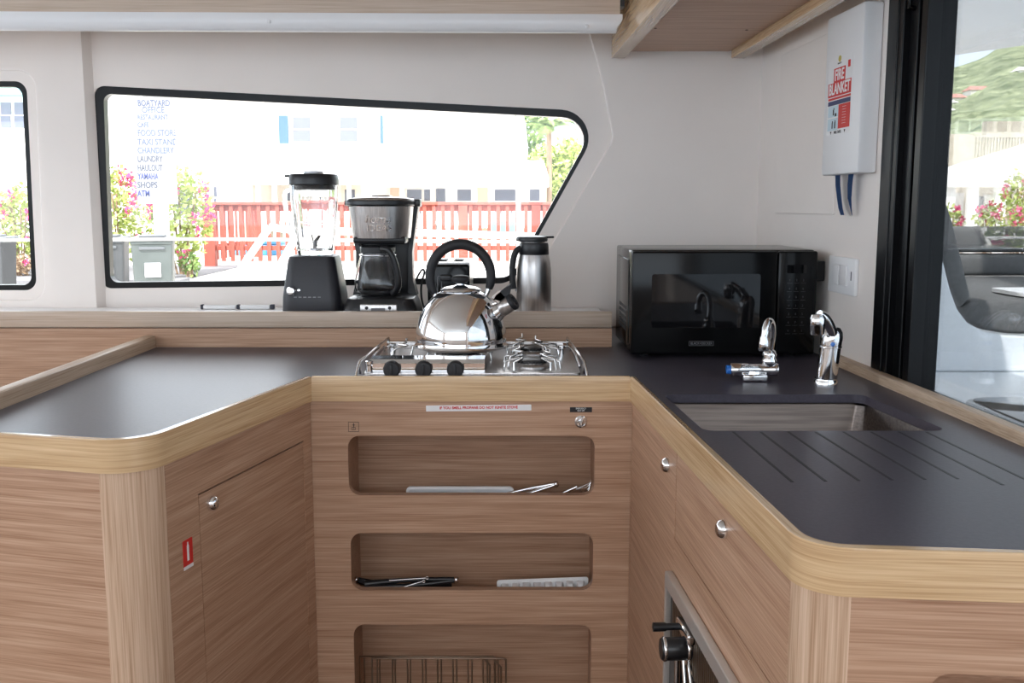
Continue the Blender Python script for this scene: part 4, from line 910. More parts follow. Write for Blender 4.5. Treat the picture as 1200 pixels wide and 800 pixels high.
for a, b, lb in ((vz(452, 694, 2.117), vz(495, 681, 2.118), 'thin steel skewer leaning across the dark tongs in the middle pocket'), (vz(456, 680, 2.117), vz(499, 677, 2.119), 'thin steel skewer lying along the top of the dark tongs')):
    s = thing('skewer', lb, 'utensil', a); tube('rod', [a, b], 0.0013, 'chrome', s, smooth=False)
    tube('eye', [(b[0] + 0.003 + 0.003 * math.cos(t), b[1], b[2] + 0.003 * math.sin(t)) for t in [2 * PI * k / 12 for k in range(12)]], 0.0009, 'chrome', s, cyc=True)
pa, pb = V(582, 682, 2.135), V(690, 678, 2.135); zi = 0.3635
it = thing('ice_cube_tray', 'white ice cube tray standing on edge in the middle pocket', 'tray', ((pa.x + pb.x) / 2, 2.15, zi))
plate('rim', [fillet([(pa.x, zi), (pb.x, zi), (pb.x, pb.z), (pa.x, pa.z)], 0.006, 5, True)], 0.003, 'white', it, facing(0, 2.150, 0), bev=0.001)
bm = new()
for r_ in range(2):
    for k in range(8):
        f = (k + .5) / 8; x = pa.x + .006 + (pb.x - pa.x - .012) * f; zt1 = pa.z + (pb.z - pa.z) * f - 0.006; zz = zt1 - 0.012 - r_ * 0.029
        vs = box(bm, -0.0095, 0.0095, -0.012, 0.012, 0.0, 0.020, 0.003, 2)
        for v in vs: f_ = 1.0 - 0.35 * (v.co.z / 0.020); v.co = Vector((x + v.co.x * f_, 2.147 - v.co.z, zz + v.co.y * f_))
obj('cups', bm, 'white', it, auto=40)
# bottom pocket: two wire oven racks standing on edge
def rack(name, label, x0, x1, y, ztop, n, lean, m):
    t = thing(name, label, 'rack', ((x0 + x1) / 2, y, 0.0605)); zb = 0.0635
    def yy(z): return y + (z - zb) * lean
    out = [(x0, yy(zb), zb), (x0, yy(ztop), ztop), (x1 - 0.006, yy(ztop), ztop), (x1, yy(ztop - 0.004), ztop - 0.004), (x1, yy(zb), zb)]
    tube('frame', out, 0.0026, m, t, smooth=False)
    for k in range(n):
        x = x0 + 0.012 + (x1 - x0 - 0.03) * k / (n - 1); o = tube('bar', [(x, yy(zb), zb), (x, yy(ztop - 0.001), ztop - 0.001)], 0.0018, m, t, smooth=False)
    tube('corner_stay', [(x1 - 0.030, yy(ztop), ztop), (x1 - 0.012, yy(ztop - 0.022), ztop - 0.022), (x1 - 0.012, yy(zb), zb)], 0.0024, m, t, smooth=False)
    return t
def zat(py, Y): return V(600, py, Y).z
rack('oven_rack', 'wire oven rack standing in front in the bottom pocket', V(436, 771, 2.16).x, V(593, 771, 2.16).x, 2.155, zat(771, 2.16), 9, 0.03, 'bronzewire')
rack('oven_rack', 'second wire oven rack standing behind the front one in the bottom pocket', V(421, 769, 2.21).x, V(580, 769, 2.21).x, 2.205, zat(769, 2.21), 9, 0.03, 'bronzewire')

EXPO = 1.42
# ================================================================== OUTSIDE: QUAY AND BUILDINGS
bm = new(); box(bm, -60, 90, 4.0, 70, -0.3, -0.1); o = struct('ground', bm, 'concrete')
bm = new(); box(bm, -40, 8, 12.6, 60, -0.12, 0.33); o = struct('quay_step', bm, 'concrete')
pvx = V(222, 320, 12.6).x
bm = new(); box(bm, -14, pvx, 12.2, 15.2, -0.1, 0.345, 0.01); o = struct('shaded_kerb', bm, 'shaded_pavers')  # grey section: the shade behind the bins is put into its colour
def leaves(bm, c, rx_, ry_, rz_, n, s, rnd):
    for _ in range(n):
        while True:
            p = Vector((rnd.uniform(-1, 1), rnd.uniform(-1, 1), rnd.uniform(-1, 1)))
            if 0.25 < p.length < 1.0: break
        q = Vector((c[0] + p.x * rx_, c[1] + p.y * ry_, c[2] + p.z * rz_))
        a = Vector((rnd.gauss(0, 1), rnd.gauss(0, 1), rnd.gauss(0, 1))).normalized(); b = a.cross(Vector((rnd.gauss(0, 1), rnd.gauss(0, 1), 1))).normalized()
        L_ = s * rnd.uniform(0.7, 1.3); w = L_ * 0.32
        v = [bm.verts.new(q), bm.verts.new(q + a * L_ * 0.5 + b * w), bm.verts.new(q + a * L_), bm.verts.new(q + a * L_ * 0.5 - b * w)]
        bm.faces.new(v)
def shrub(name, label, c, r, n, s, nb, seed, zbase, leafm='leaf', bloom=True, group=None, cat='shrub'):
    rnd = random.Random(seed); t = thing(name, label, cat, (c[0], c[1], zbase), 0, group)
    bm = new(); leaves(bm, c, r[0], r[1], r[2], n, s, rnd); obj('foliage', bm, leafm, t)
    if bloom:
        bm = new()
        for k in range(nb):
            p = Vector((rnd.uniform(-1, 1), rnd.uniform(-1, 0.2), rnd.uniform(-0.5, 1))).normalized()
            leaves(bm, (c[0] + p.x * r[0] * 0.95, c[1] + p.y * r[1], c[2] + p.z * r[2] * 0.95), r[0] * 0.14, r[1] * 0.12, r[2] * 0.12, 16, s * 0.8, rnd)
        obj('blossoms', bm, 'bloom', t)
    ls = []
    for k in range(5):
        a = rnd.uniform(0, 2 * PI); ls.append([(c[0] + 0.05 * math.cos(a), c[1] + 0.05 * math.sin(a), zbase), (c[0] + r[0] * .3 * math.cos(a), c[1] + r[1] * .3 * math.sin(a), (zbase + c[2]) / 2), (c[0] + r[0] * .7 * math.cos(a), c[1] + r[1] * .7 * math.sin(a), c[2] + r[2] * .4)])
    tubes('stems', ls, max(0.012, r[0] * 0.03), 'bark', t)
    return t
def at(px, py, Y): return V(px, py, Y)
def m_(n, Y): return n * Y / F            # picture pixels to metres at a depth
c = at(136, 250, 14.0); shrub('bougainvillea', 'pink flowering bougainvillea behind the grey bins left of the sign post', c, (0.40, 0.3, 0.68), 1000, 0.085, 15, 3, 0.345)
c = at(209, 250, 13.2); shrub('bougainvillea', 'pink flowering bougainvillea between the sign post and the red fence', c, (0.46, 0.3, 0.68), 1200, 0.085, 18, 5, 0.345)
c = at(22, 262, 13.6); shrub('bougainvillea', 'pink flowering bougainvillea seen through the narrow left window', c, (0.40, 0.35, 0.55), 800, 0.085, 14, 8, 0.345)
c = at(24, 300, 13.0); shrub('low_bush', 'brownish low bush at the foot of the bougainvillea in the narrow left window', (c.x, 13.0, 0.48), (0.24, 0.2, 0.14), 500, 0.05, 3, 9, 0.345, 'soil')
c = at(222, 300, 12.75); shrub('low_bush', 'small leafy bush growing behind the bin beside the red fence corner', (c.x, 12.75, 0.50), (0.13, 0.1, 0.15), 220, 0.06, 0, 12, 0.345, 'leafd', False)
# wheelie bins
def wheelie(label, px, Y, w, m, seed, ry=0.0):
    p = at(px, 275, Y); t = thing('wheelie_bin', label, 'bin', (p.x, Y, -0.1), ry, 'wheelie bins on the quay'); h = p.z + 0.1
    bm = new(); sq(bm, [(w * .40, .19, 0.02, .03), (w * .49, .235, h - .10, .03), (w * .5, .245, h - .09, .03), (w * .5, .245, h - .06, .03)]); bo = obj('body', bm, m, t, local=True, auto=40)
    bm = new(); box(bm, -w * .53, w * .53, -.265, .265, h - .06, h - .02, .015, 2); box(bm, -w * .3, w * .3, -.2, .2, h - .02, h, .01, 2); obj('lid', bm, 'binlid', t, local=True, auto=40)
    bm = new(); box(bm, -.08, .08, -.236, -.20, h - .44, h - .29, .003); obj('sticker', bm, 'white', bo, local=True)
    bm = new(); box(bm, -w * .3, w * .3, -.255, -.22, h - .15, h - .12, .006); obj('grip', bm, 'binlid', bo, local=True)
    for s in (-1, 1):
        bm = new(); lathe(bm, [(0, 0), (.1, 0), (.1, .05), (0, .05)], n=24, mx=along((s * w * .42 - .025, .20, .1), (1, 0, 0))); obj('wheel', bm, 'rubber', t, local=True, auto=40)
    return t
wheelie('grey wheelie bin at the left edge of the long window', 126, 11.5, 0.42, 'bin', 1, R(14))
wheelie('pale green grey wheelie bin below the sign post', 179, 10.6, 0.43, 'bing', 2, R(16))
wheelie('grey wheelie bin seen through the narrow left window', -16, 10.6, 0.46, 'bin', 3, R(8))
# direction sign
SY = 12.4
b0, b1 = at(154, 104, SY), at(208, 239, SY)
sg = thing('direction_sign', 'tall white sign board with a list of blue words on a post', 'sign', ((b0.x + b1.x) / 2, SY, 0.345))
bm = new(); box(bm, b0.x, b1.x, SY, SY + 0.03, b1.z, b0.z, 0.004); bd_ = obj('board', bm, 'signboard', sg, auto=40)
px0, px1 = at(166, 0, SY).x, at(181, 0, SY).x
bm = new(); box(bm, px0, px1, SY + 0.031, SY + 0.15, 0.345, b0.z - 0.1, 0.006); obj('post', bm, 'white', sg, auto=40)
wd = [('BOATYARD', 121, 161, 198, 0), ('OFFICE', 129, 166, 192, 0), ('RESTAURANT', 137.5, 161, 196, 0), ('CAFE', 146.5, 161, 174, 0), ('FOOD STORE', 156, 161, 206, 0), ('TAXI STAND', 166.5, 161, 207, 0), ('CHANDLERY', 176.5, 161, 203, 0), ('LAUNDRY', 186.5, 161, 190, 1), ('HAULOUT', 197, 161, 190, 1), ('YAMAHA', 207, 161.5, 185, 2), ('SHOPS', 217, 161, 184, 1), ('ATM', 227, 161, 175, 2)]
gr_ = {0: [], 1: [], 2: []}
for s, py, xa, xb, g in wd:
    me = text_me(s, 0.105, Matrix.Identity(4), align='LEFT'); w = max(v.co.x for v in me.vertices); bpy.data.meshes.remove(me)
    pa = at(xa, py, SY - 0.002); gr_[g].append((s, 0.105 if s not in ('RESTAURANT', 'CAFE') else 0.085, facing(pa.x, SY - 0.0015, pa.z), dict(depth=0.001, bold=0.002, sx=m_(xb - xa, SY) / w * (1 if s not in ('RESTAURANT', 'CAFE') else 105 / 85.))))
texts('lettering', gr_[0], 'signgrey', bd_); texts('lettering', gr_[1], 'greyprint', bd_); texts('lettering', gr_[2], 'signtext', bd_)
# red fence
FY = 15.0
fn = thing('red_fence', 'red painted timber fence with balusters along the quay', 'fence', (at(450, 0, FY).x, FY, 0.33))
xL, xR = at(226, 0, FY).x, at(800, 0, FY).x
zt, zb_, zl = at(0, 236.5, FY).z, at(0, 306, FY).z, at(0, 291, FY).z
bm = new(); box(bm, xL - 0.03, xR, FY - 0.06, FY + 0.09, zt - 0.045, zt, 0.006); box(bm, xL - 0.03, xL + 0.1, FY + 0.09, FY + 3, zt - 0.045, zt, 0.006); obj('cap_rail', bm, 'fence', fn)
bm = new(); box(bm, xL, xR, FY + 0.012, FY + 0.05, zt - 0.14, zt - 0.045); obj('top_rail', bm, 'fence', fn)
bm = new(); box(bm, xL, xR, FY + 0.012, FY + 0.05, zl - 0.03, zl + 0.04); box(bm, xL + 0.02, xL + 0.06, FY + 0.1, FY + 3, zl - 0.03, zl + 0.04); obj('lower_rail', bm, 'fence', fn)
posts = [234, 365, 453, 541, 629, 717]
for q in posts:
    x = at(q, 0, FY).x; w = 0.085 if q == 234 else 0.07
    bm = new(); box(bm, x - w, x + w, FY - 0.05, FY + 0.08, 0.33, zt - 0.046, 0.006); obj('post', bm, 'fence', fn)
bm = new(); box(bm, xL - 0.02, xL + 0.12, FY + 2.9, FY + 3.04, 0.33, zt - 0.046); obj('post', bm, 'fence', fn)
q = 250.5; bal = None
while q < 790:
    if min(abs(q - p) for p in posts) > 7:
        x = at(q, 0, FY).x
        if bal is None:
            bm = new(); box(bm, x - 0.028, x + 0.028, FY - 0.03, FY + 0.012, zb_, zt - 0.046); bal = obj('baluster', bm, 'fence', fn); bx0 = x
        else:
            c_ = bal.copy(); C.objects.link(c_); c_.parent = fn; c_.location = (x - bx0, 0, 0)
    q += 11.1
for k in range(12):
    y = FY + 0.25 + 0.22 * k; bm = new(); box(bm, xL + 0.06, xL + 0.09, y - 0.02, y + 0.02, zb_, zt - 0.046); obj('baluster', bm, 'fence', fn)
# white tubular rail on the quay edge
BR = 11.0
brl = thing('quay_rail', 'white tubular rail with slanting braces in front of the red fence', 'rail', (at(470, 0, BR).x, BR, -0.1))
r8 = m_(4.2, BR)
tube('top_tube', [at(316, 266, BR), at(345, 270, BR), at(500, 273, BR), at(700, 279, BR)], r8, 'white', brl, smooth=False)
tube('brace', [at(280, 318, BR), at(316, 266, BR)], r8, 'white', brl, smooth=False)
tube('brace', [at(318, 330, BR), at(350, 272, BR)], r8 * 1.1, 'white', brl, smooth=False)
for q in (281, 318, 470, 640):
    p = at(q, 320 if q < 300 else (330 if q < 330 else 276), BR); tube('upright', [(p.x, BR, -0.1), (p.x, BR, p.z)], r8 * 0.8, 'white', brl, smooth=False)
tube('lower_tube', [at(318, 318, BR), at(700, 322, BR)], r8 * 1.6, 'white', brl, smooth=False)
# mooring line
t = tube('mooring_line', [at(-120, 281, 7.0), at(60, 281.5, 7.0), at(220, 279.5, 7.0), at(440, 282, 7.0), at(700, 284, 7.0)], 0.011, 'rope', None); tag(rebase(t), 'thin white mooring line stretched across outside the long windows', 'rope')
# folded parasol
PY = 14.2; p0, p1 = at(607.5, 290, PY), at(611, 128, PY)
pa_ = thing('folded_parasol', 'closed white parasol on a thin metal pole beside the trees', 'parasol', (p0.x, PY, 0.33))
tube('pole', [(p0.x, PY, 0.33), (p0.x, PY, p1.z)], 0.035, 'greyplast', pa_, smooth=False)
bm = new(); h0 = at(0, 200, PY).z; h1 = at(0, 128, PY).z
lathe(bm, [(0.036, 0), (0.05, 0.02), (0.10, 0.12), (0.115, 0.3), (0.085, 0.62), (0.04, h1 - h0 - 0.04), (0.0, h1 - h0)], (p0.x + 0.02, PY, h0), 20); obj('canopy', bm, 'white', pa_, smooth=True)
# blue box and cyan chairs behind the fence
p = at(304, 282, 18.6); bm = new(); box(bm, p.x - .42, p.x + .42, 18.4, 19.0, 0.3305, p.z - .06, .02); box(bm, p.x - .44, p.x + .44, 18.38, 19.02, p.z - .055, p.z, .015)
o = tag(rebase(obj('storage_box', bm, 'bluebox', None, auto=40)), 'blue lidded storage box behind the red fence left of the blender', 'box')
for i, (q, lb) in enumerate(((579, 'leftmost of the three cyan chairs behind the red fence'), (590, 'middle one of the three cyan chairs behind the red fence'), (601, 'rightmost of the three cyan chairs behind the red fence'))):
    p = at(q, 262, 19.5); bm = new(); x = p.x; zf = 0.3305
    box(bm, x - .07, x + .07, 19.35, 19.65, zf + .30, zf + .33); box(bm, x - .07, x + .07, 19.62, 19.66, zf + .33, zf + .62)
    for a in (-.06, .06):
        for b in (19.37, 19.63): box(bm, x + a - .012, x + a + .012, b - .012, b + .012, zf, zf + .31)
    tag(rebase(obj('garden_chair', bm, 'cyan', None)), lb, 'chair', 'cyan chairs behind the fence')
# ---- two storey house facing the quay
def flat(t, name, m, px0, px1, py0, py1, Y, th=0.06, parent=None, local=False):
    a, b = at(px0, py0, Y), at(px1, py1, Y); bm = new(); box(bm, min(a.x, b.x), max(a.x, b.x), Y, Y + th, min(a.z, b.z), max(a.z, b.z)); return obj(name, bm, m, parent or t)
HY = 26.0
hs = thing('quay_house', 'white two storey house with blue shutters and low white porch roofs', 'building', (at(430, 0, HY).x, HY + 3, 0.33))
a, b = at(272, 0, HY).x, at(590, 0, HY).x; zt_ = at(0, 40, HY).z
bm = new(); prism(bm, [(a, HY), (b, HY), (b + 0.30, HY + 6), (a, HY + 6)], 0.33, zt_); obj('wall', bm, 'bwhite', hs)
bm = new(); v = [(a - .2, HY - .4, zt_), (b + .3, HY - .4, zt_), (b + .6, HY + 6.4, zt_), (a - .2, HY + 6.4, zt_)]; vv = [bm.verts.new(q) for q in v]; rd = [bm.verts.new((a - .2, HY + 3, zt_ + 1.8)), bm.verts.new((b + .3, HY + 3, zt_ + 1.8))]
bm.faces.new(vv); bm.faces.new((vv[0], vv[1], rd[1], rd[0])); bm.faces.new((vv[2], vv[3], rd[0], rd[1])); bm.faces.new((vv[1], vv[2], rd[1])); bm.faces.new((vv[3], vv[0], rd[0])); obj('roof', bm, 'roofw', hs)
def hwin(px0, px1, py0, py1, Y=HY, t=None, frame='bwhite', glass='winglass'):
    f = flat(t or hs, 'window', frame, px0 - 1, px1 + 1, py0 - 1, py1 + 1, Y - 0.05); flat(t or hs, 'pane', glass, px0, px1, py0, (py0 + py1) / 2 - .8, Y - 0.07, 0.03, f); flat(t or hs, 'pane', glass, px0, px1, (py0 + py1) / 2 + .8, py1, Y - 0.07, 0.03, f)
hwin(343, 364, 137, 166); hwin(398, 419, 137, 166)
for x0_, x1_ in ((326, 338), (445, 449)): flat(hs, 'shutter', 'shutter', x0_, x1_, 135, 168, HY - 0.08)
for x0_, x1_ in ((366, 378), (383, 395)): flat(hs, 'shutter', 'roofw', x0_, x1_, 135, 168, HY - 0.08)
flat(hs, 'downpipe', 'bwhite', 310, 312, 118, 182, HY - 0.1, 0.08)
def porch(px0, px1, pyt, pye, Y1, Y0, cols, t):
    """lean-to roof from the wall (Y1) down to the eave (Y0) with columns"""
    a, b = at(px0 + 8, pyt, Y1), at(px1 - 6, pyt, Y1); c_, d_ = at(px0, pye, Y0), at(px1, pye, Y0)
    bm = new(); th = Vector((0, 0, -0.06)); q = [a, b, d_, c_]; u = [bm.verts.new(x) for x in q]; l = [bm.verts.new(x + th) for x in q]
    bm.faces.new(u); bm.faces.new(l[::-1])
    for i in range(4): bm.faces.new((u[i], u[(i + 1) % 4], l[(i + 1) % 4], l[i]))
    rf = obj('porch_roof', bm, 'roofw', t)
    bm = new(); box(bm, c_.x, d_.x, Y0 - 0.02, Y0 + 0.06, c_.z - 0.22, c_.z - 0.03); obj('fascia', bm, 'bwhite', rf)
    for q in cols:
        x = at(q, 0, Y0).x; bm = new(); box(bm, x - .05, x + .05, Y0 + .07, Y0 + .17, 0.33, c_.z - 0.06); obj('column', bm, 'bwhite', t)
porch(289, 432, 183, 205, HY, 23.6, (293, 313, 403, 423), hs)
porch(448, 643, 188, 208, HY, 23.6, (467, 555, 574, 618, 636), hs)
for x0_, x1_ in ((294, 345), (400, 424), (452, 470), (555, 574)): flat(hs, 'porch_wall', 'bpeach' if x0_ in (452, 555) else 'bcream', x0_, x1_, 213, 300, HY - 0.06, 0.05)
flat(hs, 'porch_wall', 'bcream', 591, 640, 206, 300, HY - 0.02, 0.1)
for x0_, x1_ in ((334, 343), (404, 416), (477, 494), (497, 504), (536, 552), (580, 604), (621, 634)): hwin(x0_, x1_, 222, 250)
dr_ = flat(hs, 'door', 'winglass', 511, 522, 221, 272, HY - 0.07)
for q0, q1, zz in ((270, 291, 186), (425, 441, 186)):                 # dividing walls with sloping tops
    p0, p1 = at(q0, 205, 23.4), at(q1, zz, 23.4); bm = new(); pts = [(p0.x, 0.33), (p1.x, 0.33), (p1.x, p1.z), (p0.x, p0.z)]
    f0 = [bm.verts.new((x, 23.4, z)) for x, z in pts]; f1 = [bm.verts.new((x, 26.0, z)) for x, z in pts]
    bm.faces.new(f0); bm.faces.new(f1[::-1])
    for i in range(4): bm.faces.new((f0[i], f0[(i + 1) % 4], f1[(i + 1) % 4], f1[i]))
    obj('dividing_wall', bm, 'bcream', hs)
p = at(272, 211, 23.36); bm = new(); box(bm, p.x - .05, p.x + .05, 23.25, 23.4, p.z - .1, p.z + .1, .02); obj('wall_lamp', bm, 'greyplast', hs)
pr_ = thing('porch_railing', 'white picket railing of the porch seen between the red balusters', 'railing', (at(440, 0, 22.8).x, 22.8, 0.33))
za, zb2 = at(0, 243, 22.8).z, at(0, 262, 22.8).z
bm = new(); box(bm, at(290, 0, 22.8).x, at(640, 0, 22.8).x, 22.78, 22.84, za - .06, za); box(bm, at(290, 0, 22.8).x, at(640, 0, 22.8).x, 22.78, 22.84, zb2, zb2 + .06); obj('rails', bm, 'bwhite', pr_)
bm = new(); q = 291
while q < 640: x = at(q, 0, 22.8).x; box(bm, x - .045, x + .045, 22.77, 22.8, zb2 - .1, za); q += 6.5
obj('pickets', bm, 'bwhite', pr_)
bm = new()
for k in range(12): x = at(295 + 31 * k, 0, 22.8).x; box(bm, x - .05, x + .05, 22.79, 22.86, 0.33, za + .05)
obj('posts', bm, 'bwhite', pr_)
# ---- nearer white shed at the left
LY = 22.0
lh = thing('white_shed', 'low white building with dark openings behind the sign and flowers', 'building', (at(190, 0, LY).x, LY + 2, 0.33))
a, b = at(112, 0, LY).x, at(256, 0, LY).x
bm = new(); box(bm, a, b, LY, LY + 1.2, 0.33, at(0, 92, LY).z); obj('wall', bm, 'bwhite', lh)
porch(114, 262, 186, 206, LY, 20.6, (235, 257), lh)
hwin(207, 226, 213, 250, LY, lh); hwin(239, 254, 213, 250, LY, lh, 'bwhite', 'winglass')
flat(lh, 'grey_strip', 'greyplast', 177, 186, 157.5, 160, LY - 0.2, 0.19); flat(lh, 'grey_strip', 'greyplast', 191, 240, 157.5, 160, LY - 0.2, 0.19)  # two thin grey strips in front of the shed wall
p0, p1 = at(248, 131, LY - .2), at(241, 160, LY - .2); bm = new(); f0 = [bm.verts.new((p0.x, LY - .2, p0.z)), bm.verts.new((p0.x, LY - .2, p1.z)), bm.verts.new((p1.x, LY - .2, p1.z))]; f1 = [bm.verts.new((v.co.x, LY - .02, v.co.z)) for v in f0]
bm.faces.new(f0); bm.faces.new(f1[::-1]); [bm.faces.new((f0[i], f0[(i + 1) % 3], f1[(i + 1) % 3], f1[i])) for i in range(3)]; obj('grey_wedge', bm, 'greyplast', lh)  # grey wedge above the end of the strips
# ---- building in the narrow left window
nb = thing('louvred_house', 'white house with grey louvred windows and teal eave in the narrow left window', 'building', (at(-10, 0, 22).x, 24, 0.33))
a, b = at(-130, 0, 22).x, at(60, 0, 22).x
bm = new(); box(bm, a, b, 22.0, 26.0, 0.33, at(0, 101, 22).z); obj('wall', bm, 'bwhite', nb)
bm = new(); box(bm, a - .2, b + .1, 21.5, 26.2, at(0, 111, 21.6).z, at(0, 99, 21.6).z); obj('eave', bm, 'teal', nb)
for q in (-52, -34, -16, 0, 16): hwin(q, q + 13, 120, 150, 22.0, nb)
bm = new(); box(bm, a, b, 21.3, 22.0, at(0, 205, 21.6).z, at(0, 152, 21.6).z); obj('balcony_wall', bm, 'bwhite', nb)
# ---- palm and trees
def palm(name, label, base, top, nf, L_, seed, m='palm'):
    rnd = random.Random(seed); t = thing(name, label, 'palm', base)
    tube('trunk', [base, ((base[0] + top[0]) / 2 + .05, (base[1] + top[1]) / 2, (base[2] + top[2]) / 2), top], max(.05, L_ * .06), 'bark', t)
    for k in range(nf):
        a = 2 * PI * k / nf + rnd.uniform(-.2, .2); el = rnd.uniform(.2, 1.2); bm = new(); prev = None; ns = 12; l = L_ * rnd.uniform(.8, 1.1); pts = []
        for i in range(ns + 1):
            s = i / ns; h = math.cos(el - 1.5 * s * s); r_ = l * s * (0.35 + 0.65 * math.cos(el)) ; pts.append(Vector((top[0] + r_ * math.cos(a), top[1] + r_ * math.sin(a), top[2] + l * (math.sin(el) * s - 0.75 * s * s))))
        for i in range(1, ns + 1):
            d = (pts[i] - pts[i - 1]).normalized(); sd_ = d.cross(Vector((0, 0, 1))).normalized(); w = l * .26 * math.sin(PI * (0.12 + .85 * i / ns))
            for s in (-1, 1):
                for f in (0, .5):
                    o_ = pts[i - 1].lerp(pts[i], f); tip = o_ + (sd_ * s + d * .6).normalized() * w + Vector((0, 0, -w * .3)); e = o_ + d * l * .035
                    bm.faces.new((bm.verts.new(o_), bm.verts.new(e), bm.verts.new(tip)))
            bm.faces.new((bm.verts.new(pts[i - 1] + sd_ * l * .008), bm.verts.new(pts[i - 1] - sd_ * l * .008), bm.verts.new(pts[i])))
        obj('frond', bm, m, t)
    return t
p = at(12, 236, 14.4); palm('palm', 'small green palm with spiky fronds above the flowers in the narrow left window', (p.x, 14.4, 0.33), (p.x, 14.4, p.z), 14, 0.62, 3, 'leaf')
p = at(643, 152, 25.2); palm('palm', 'palm with drooping fronds among the trees at the right of the long window', (p.x, 25.2, 0.33), (p.x, 25.2, p.z), 20, 1.15, 5)
def tree(label, px, py, Y, r, n, s, seed, m):
    c = at(px, py, Y); rnd = random.Random(seed); t = thing('tree', label, 'tree', (c.x, Y, 0.33 if c.x < 7 else -0.1), 0, 'trees behind the fence')
    bm = new(); leaves(bm, c, r[0], r[1], r[2], n, s, rnd)
    for _ in range(9):
        d = Vector((rnd.uniform(-1, 1), rnd.uniform(-1, 1), rnd.uniform(-1, 1))); leaves(bm, (c.x + d.x * r[0] * .8, Y + d.y * r[1] * .8, c.z + d.z * r[2] * .8), r[0] * .4, r[1] * .4, r[2] * .4, n // 14, s, rnd)
    obj('crown', bm, m, t)
    tubes('trunk', [[(c.x, Y, 0.33 if c.x < 7 else -0.1), (c.x + .1, Y, c.z - r[2] * .4), (c.x, Y, c.z + r[2] * .3)]], max(.06, r[0] * .07), 'bark', t)
tree('tall pale green tree just right of the white house', 612, 150, 36.5, (0.95, 1.2, 1.5), 1300, .2, 21, 'leafd')
tree('bushy yellow green tree behind the folded parasol', 662, 206, 28, (0.95, 1.2, 1.0), 1900, .17, 22, 'leaf')
tree('light green tree at the slanted edge of the long window', 706, 206, 31.5, (0.9, 1.2, 1.1), 1700, .18, 23, 'leaf')
tree('dark green tree low behind the end of the porch roof', 665, 228, 34.3, (0.9, 1.0, .9), 1200, .18, 24, 'leafd')

# ================================================================== OUTSIDE: COCKPIT, RIGHT
bm = new(); box(bm, 0.88, 3.4, 0.2, 5.2, 0.70, 0.80, 0.01); o = struct('cockpit_deck', bm, 'gel')
bm = new(); box(bm, wallX(0.2) + .07, 0.95, 0.2, 5.2, 0.0, 0.80); o = struct('cockpit_side', bm, 'gel')
ht = thing('hardtop', 'pale grey hard roof over the cockpit outside the glass', 'roof', (2.6, 3.0, 2.10))
e0_, e1_ = U(1100, 68, 2.12), U(1200, 54, 2.12)
bm = new(); dv = (e1_ - e0_).normalized(); A_ = e0_ - dv * 0.5; B_ = e0_ + dv * 4.5
prism(bm, [(0.95, 0.3), (5.0, 0.3), (B_.x, B_.y), (A_.x, A_.y)], 2.12, 2.20, 0.02, False); obj('panel', bm, 'hardtop', ht, auto=40)
for px in (1262, 1290):
    p = at(px, 0, 4.9); tube('support', [(p.x, 4.9, 0.8), (p.x, 4.9, 2.12)], 0.025, 'wire', ht, smooth=False)
dh = thing('deck_hatch', 'dark tinted deck hatch just outside the glass by the wall rail', 'hatch', (1.35, 2.18, 0.80))
h0, h1 = U(1128, 468, 0.815), U(1200, 497, 0.815); hy0, hy1 = h1.y - 0.02, h0.y + .02
bm = new(); prism(bm, rrect(h0.x, 1.75, hy0 - 0.25, hy1, 0.05), 0.801, 0.815, 0.004); obj('frame', bm, 'hardtop', dh, auto=40)
bm = new(); prism(bm, rrect(h0.x + .012, 1.735, hy0 - 0.24, hy1 - .012, 0.045), 0.8152, 0.819, 0.001); obj('lens', bm, 'darkglass', dh, auto=40)
# cockpit seat: moulded end panel with hollow outline, tilted backrest and bench
CYs = 2.75
cs = thing('cockpit_seat', 'white moulded cockpit bench with charcoal cushions outside the glass', 'seat', (1.6, CYs, 0.80))
ep = [(1040, 470), (1040, 250), (1092, 250), (1104, 300), (1114, 340), (1122, 362), (1134, 378), (1152, 388), (1180, 393), (1260, 396), (1400, 398), (1400, 470)]
epw = [(at(x, y, CYs).x, max(0.801, at(x, y, CYs).z)) for x, y in ep]
me = plate_me([epw], 0.03, facing(0, CYs + 0.03, 0), 0.006); o = link('end_panel', me, 'gel', cs); shade_auto(me, 40)
def side_prism(name, pts, Y0, Y1, m, bev=0.012):
    w = [(at(x, y, Y0).x, at(x, y, Y0).z) for x, y in pts]; bm = new()
    f0 = [bm.verts.new((x, Y0, z)) for x, z in w]; f1 = [bm.verts.new((x, Y1, z)) for x, z in w]; n = len(w)
    bm.faces.new(f0); bm.faces.new(f1[::-1])
    for i in range(n): bm.faces.new((f0[i], f0[(i + 1) % n], f1[(i + 1) % n], f1[i]))
    bmesh.ops.recalc_face_normals(bm, faces=bm.faces); bmesh.ops.bevel(bm, geom=list(bm.edges), offset=bev, segments=2, affect='EDGES', profile=.5)
    return obj(name, bm, m, cs, auto=50)
side_prism('backrest', [(1090, 205), (1100, 205), (1118, 262), (1139, 348), (1126, 362), (1112, 330), (1092, 262)], CYs + 0.035, 4.1, 'cushion')
side_prism('seat_cushion', [(1126, 366), (1136, 352), (1420, 352), (1420, 395), (1180, 391), (1150, 386), (1134, 376)], CYs + 0.035, 3.75, 'cushion')
for y0_, y1_, d_ in ((266, 296, 0.03), (298, 323, 0.0), (325, 352, -0.02)):
    bm = new(); a, b = at(1128, y0_, 3.8), at(1420, y1_, 3.8); box(bm, a.x - .25, b.x, 3.78 + d_, 3.92 + d_, b.z, a.z, 0.02, 3); obj('back_cushion', bm, 'cushion', cs, auto=50)
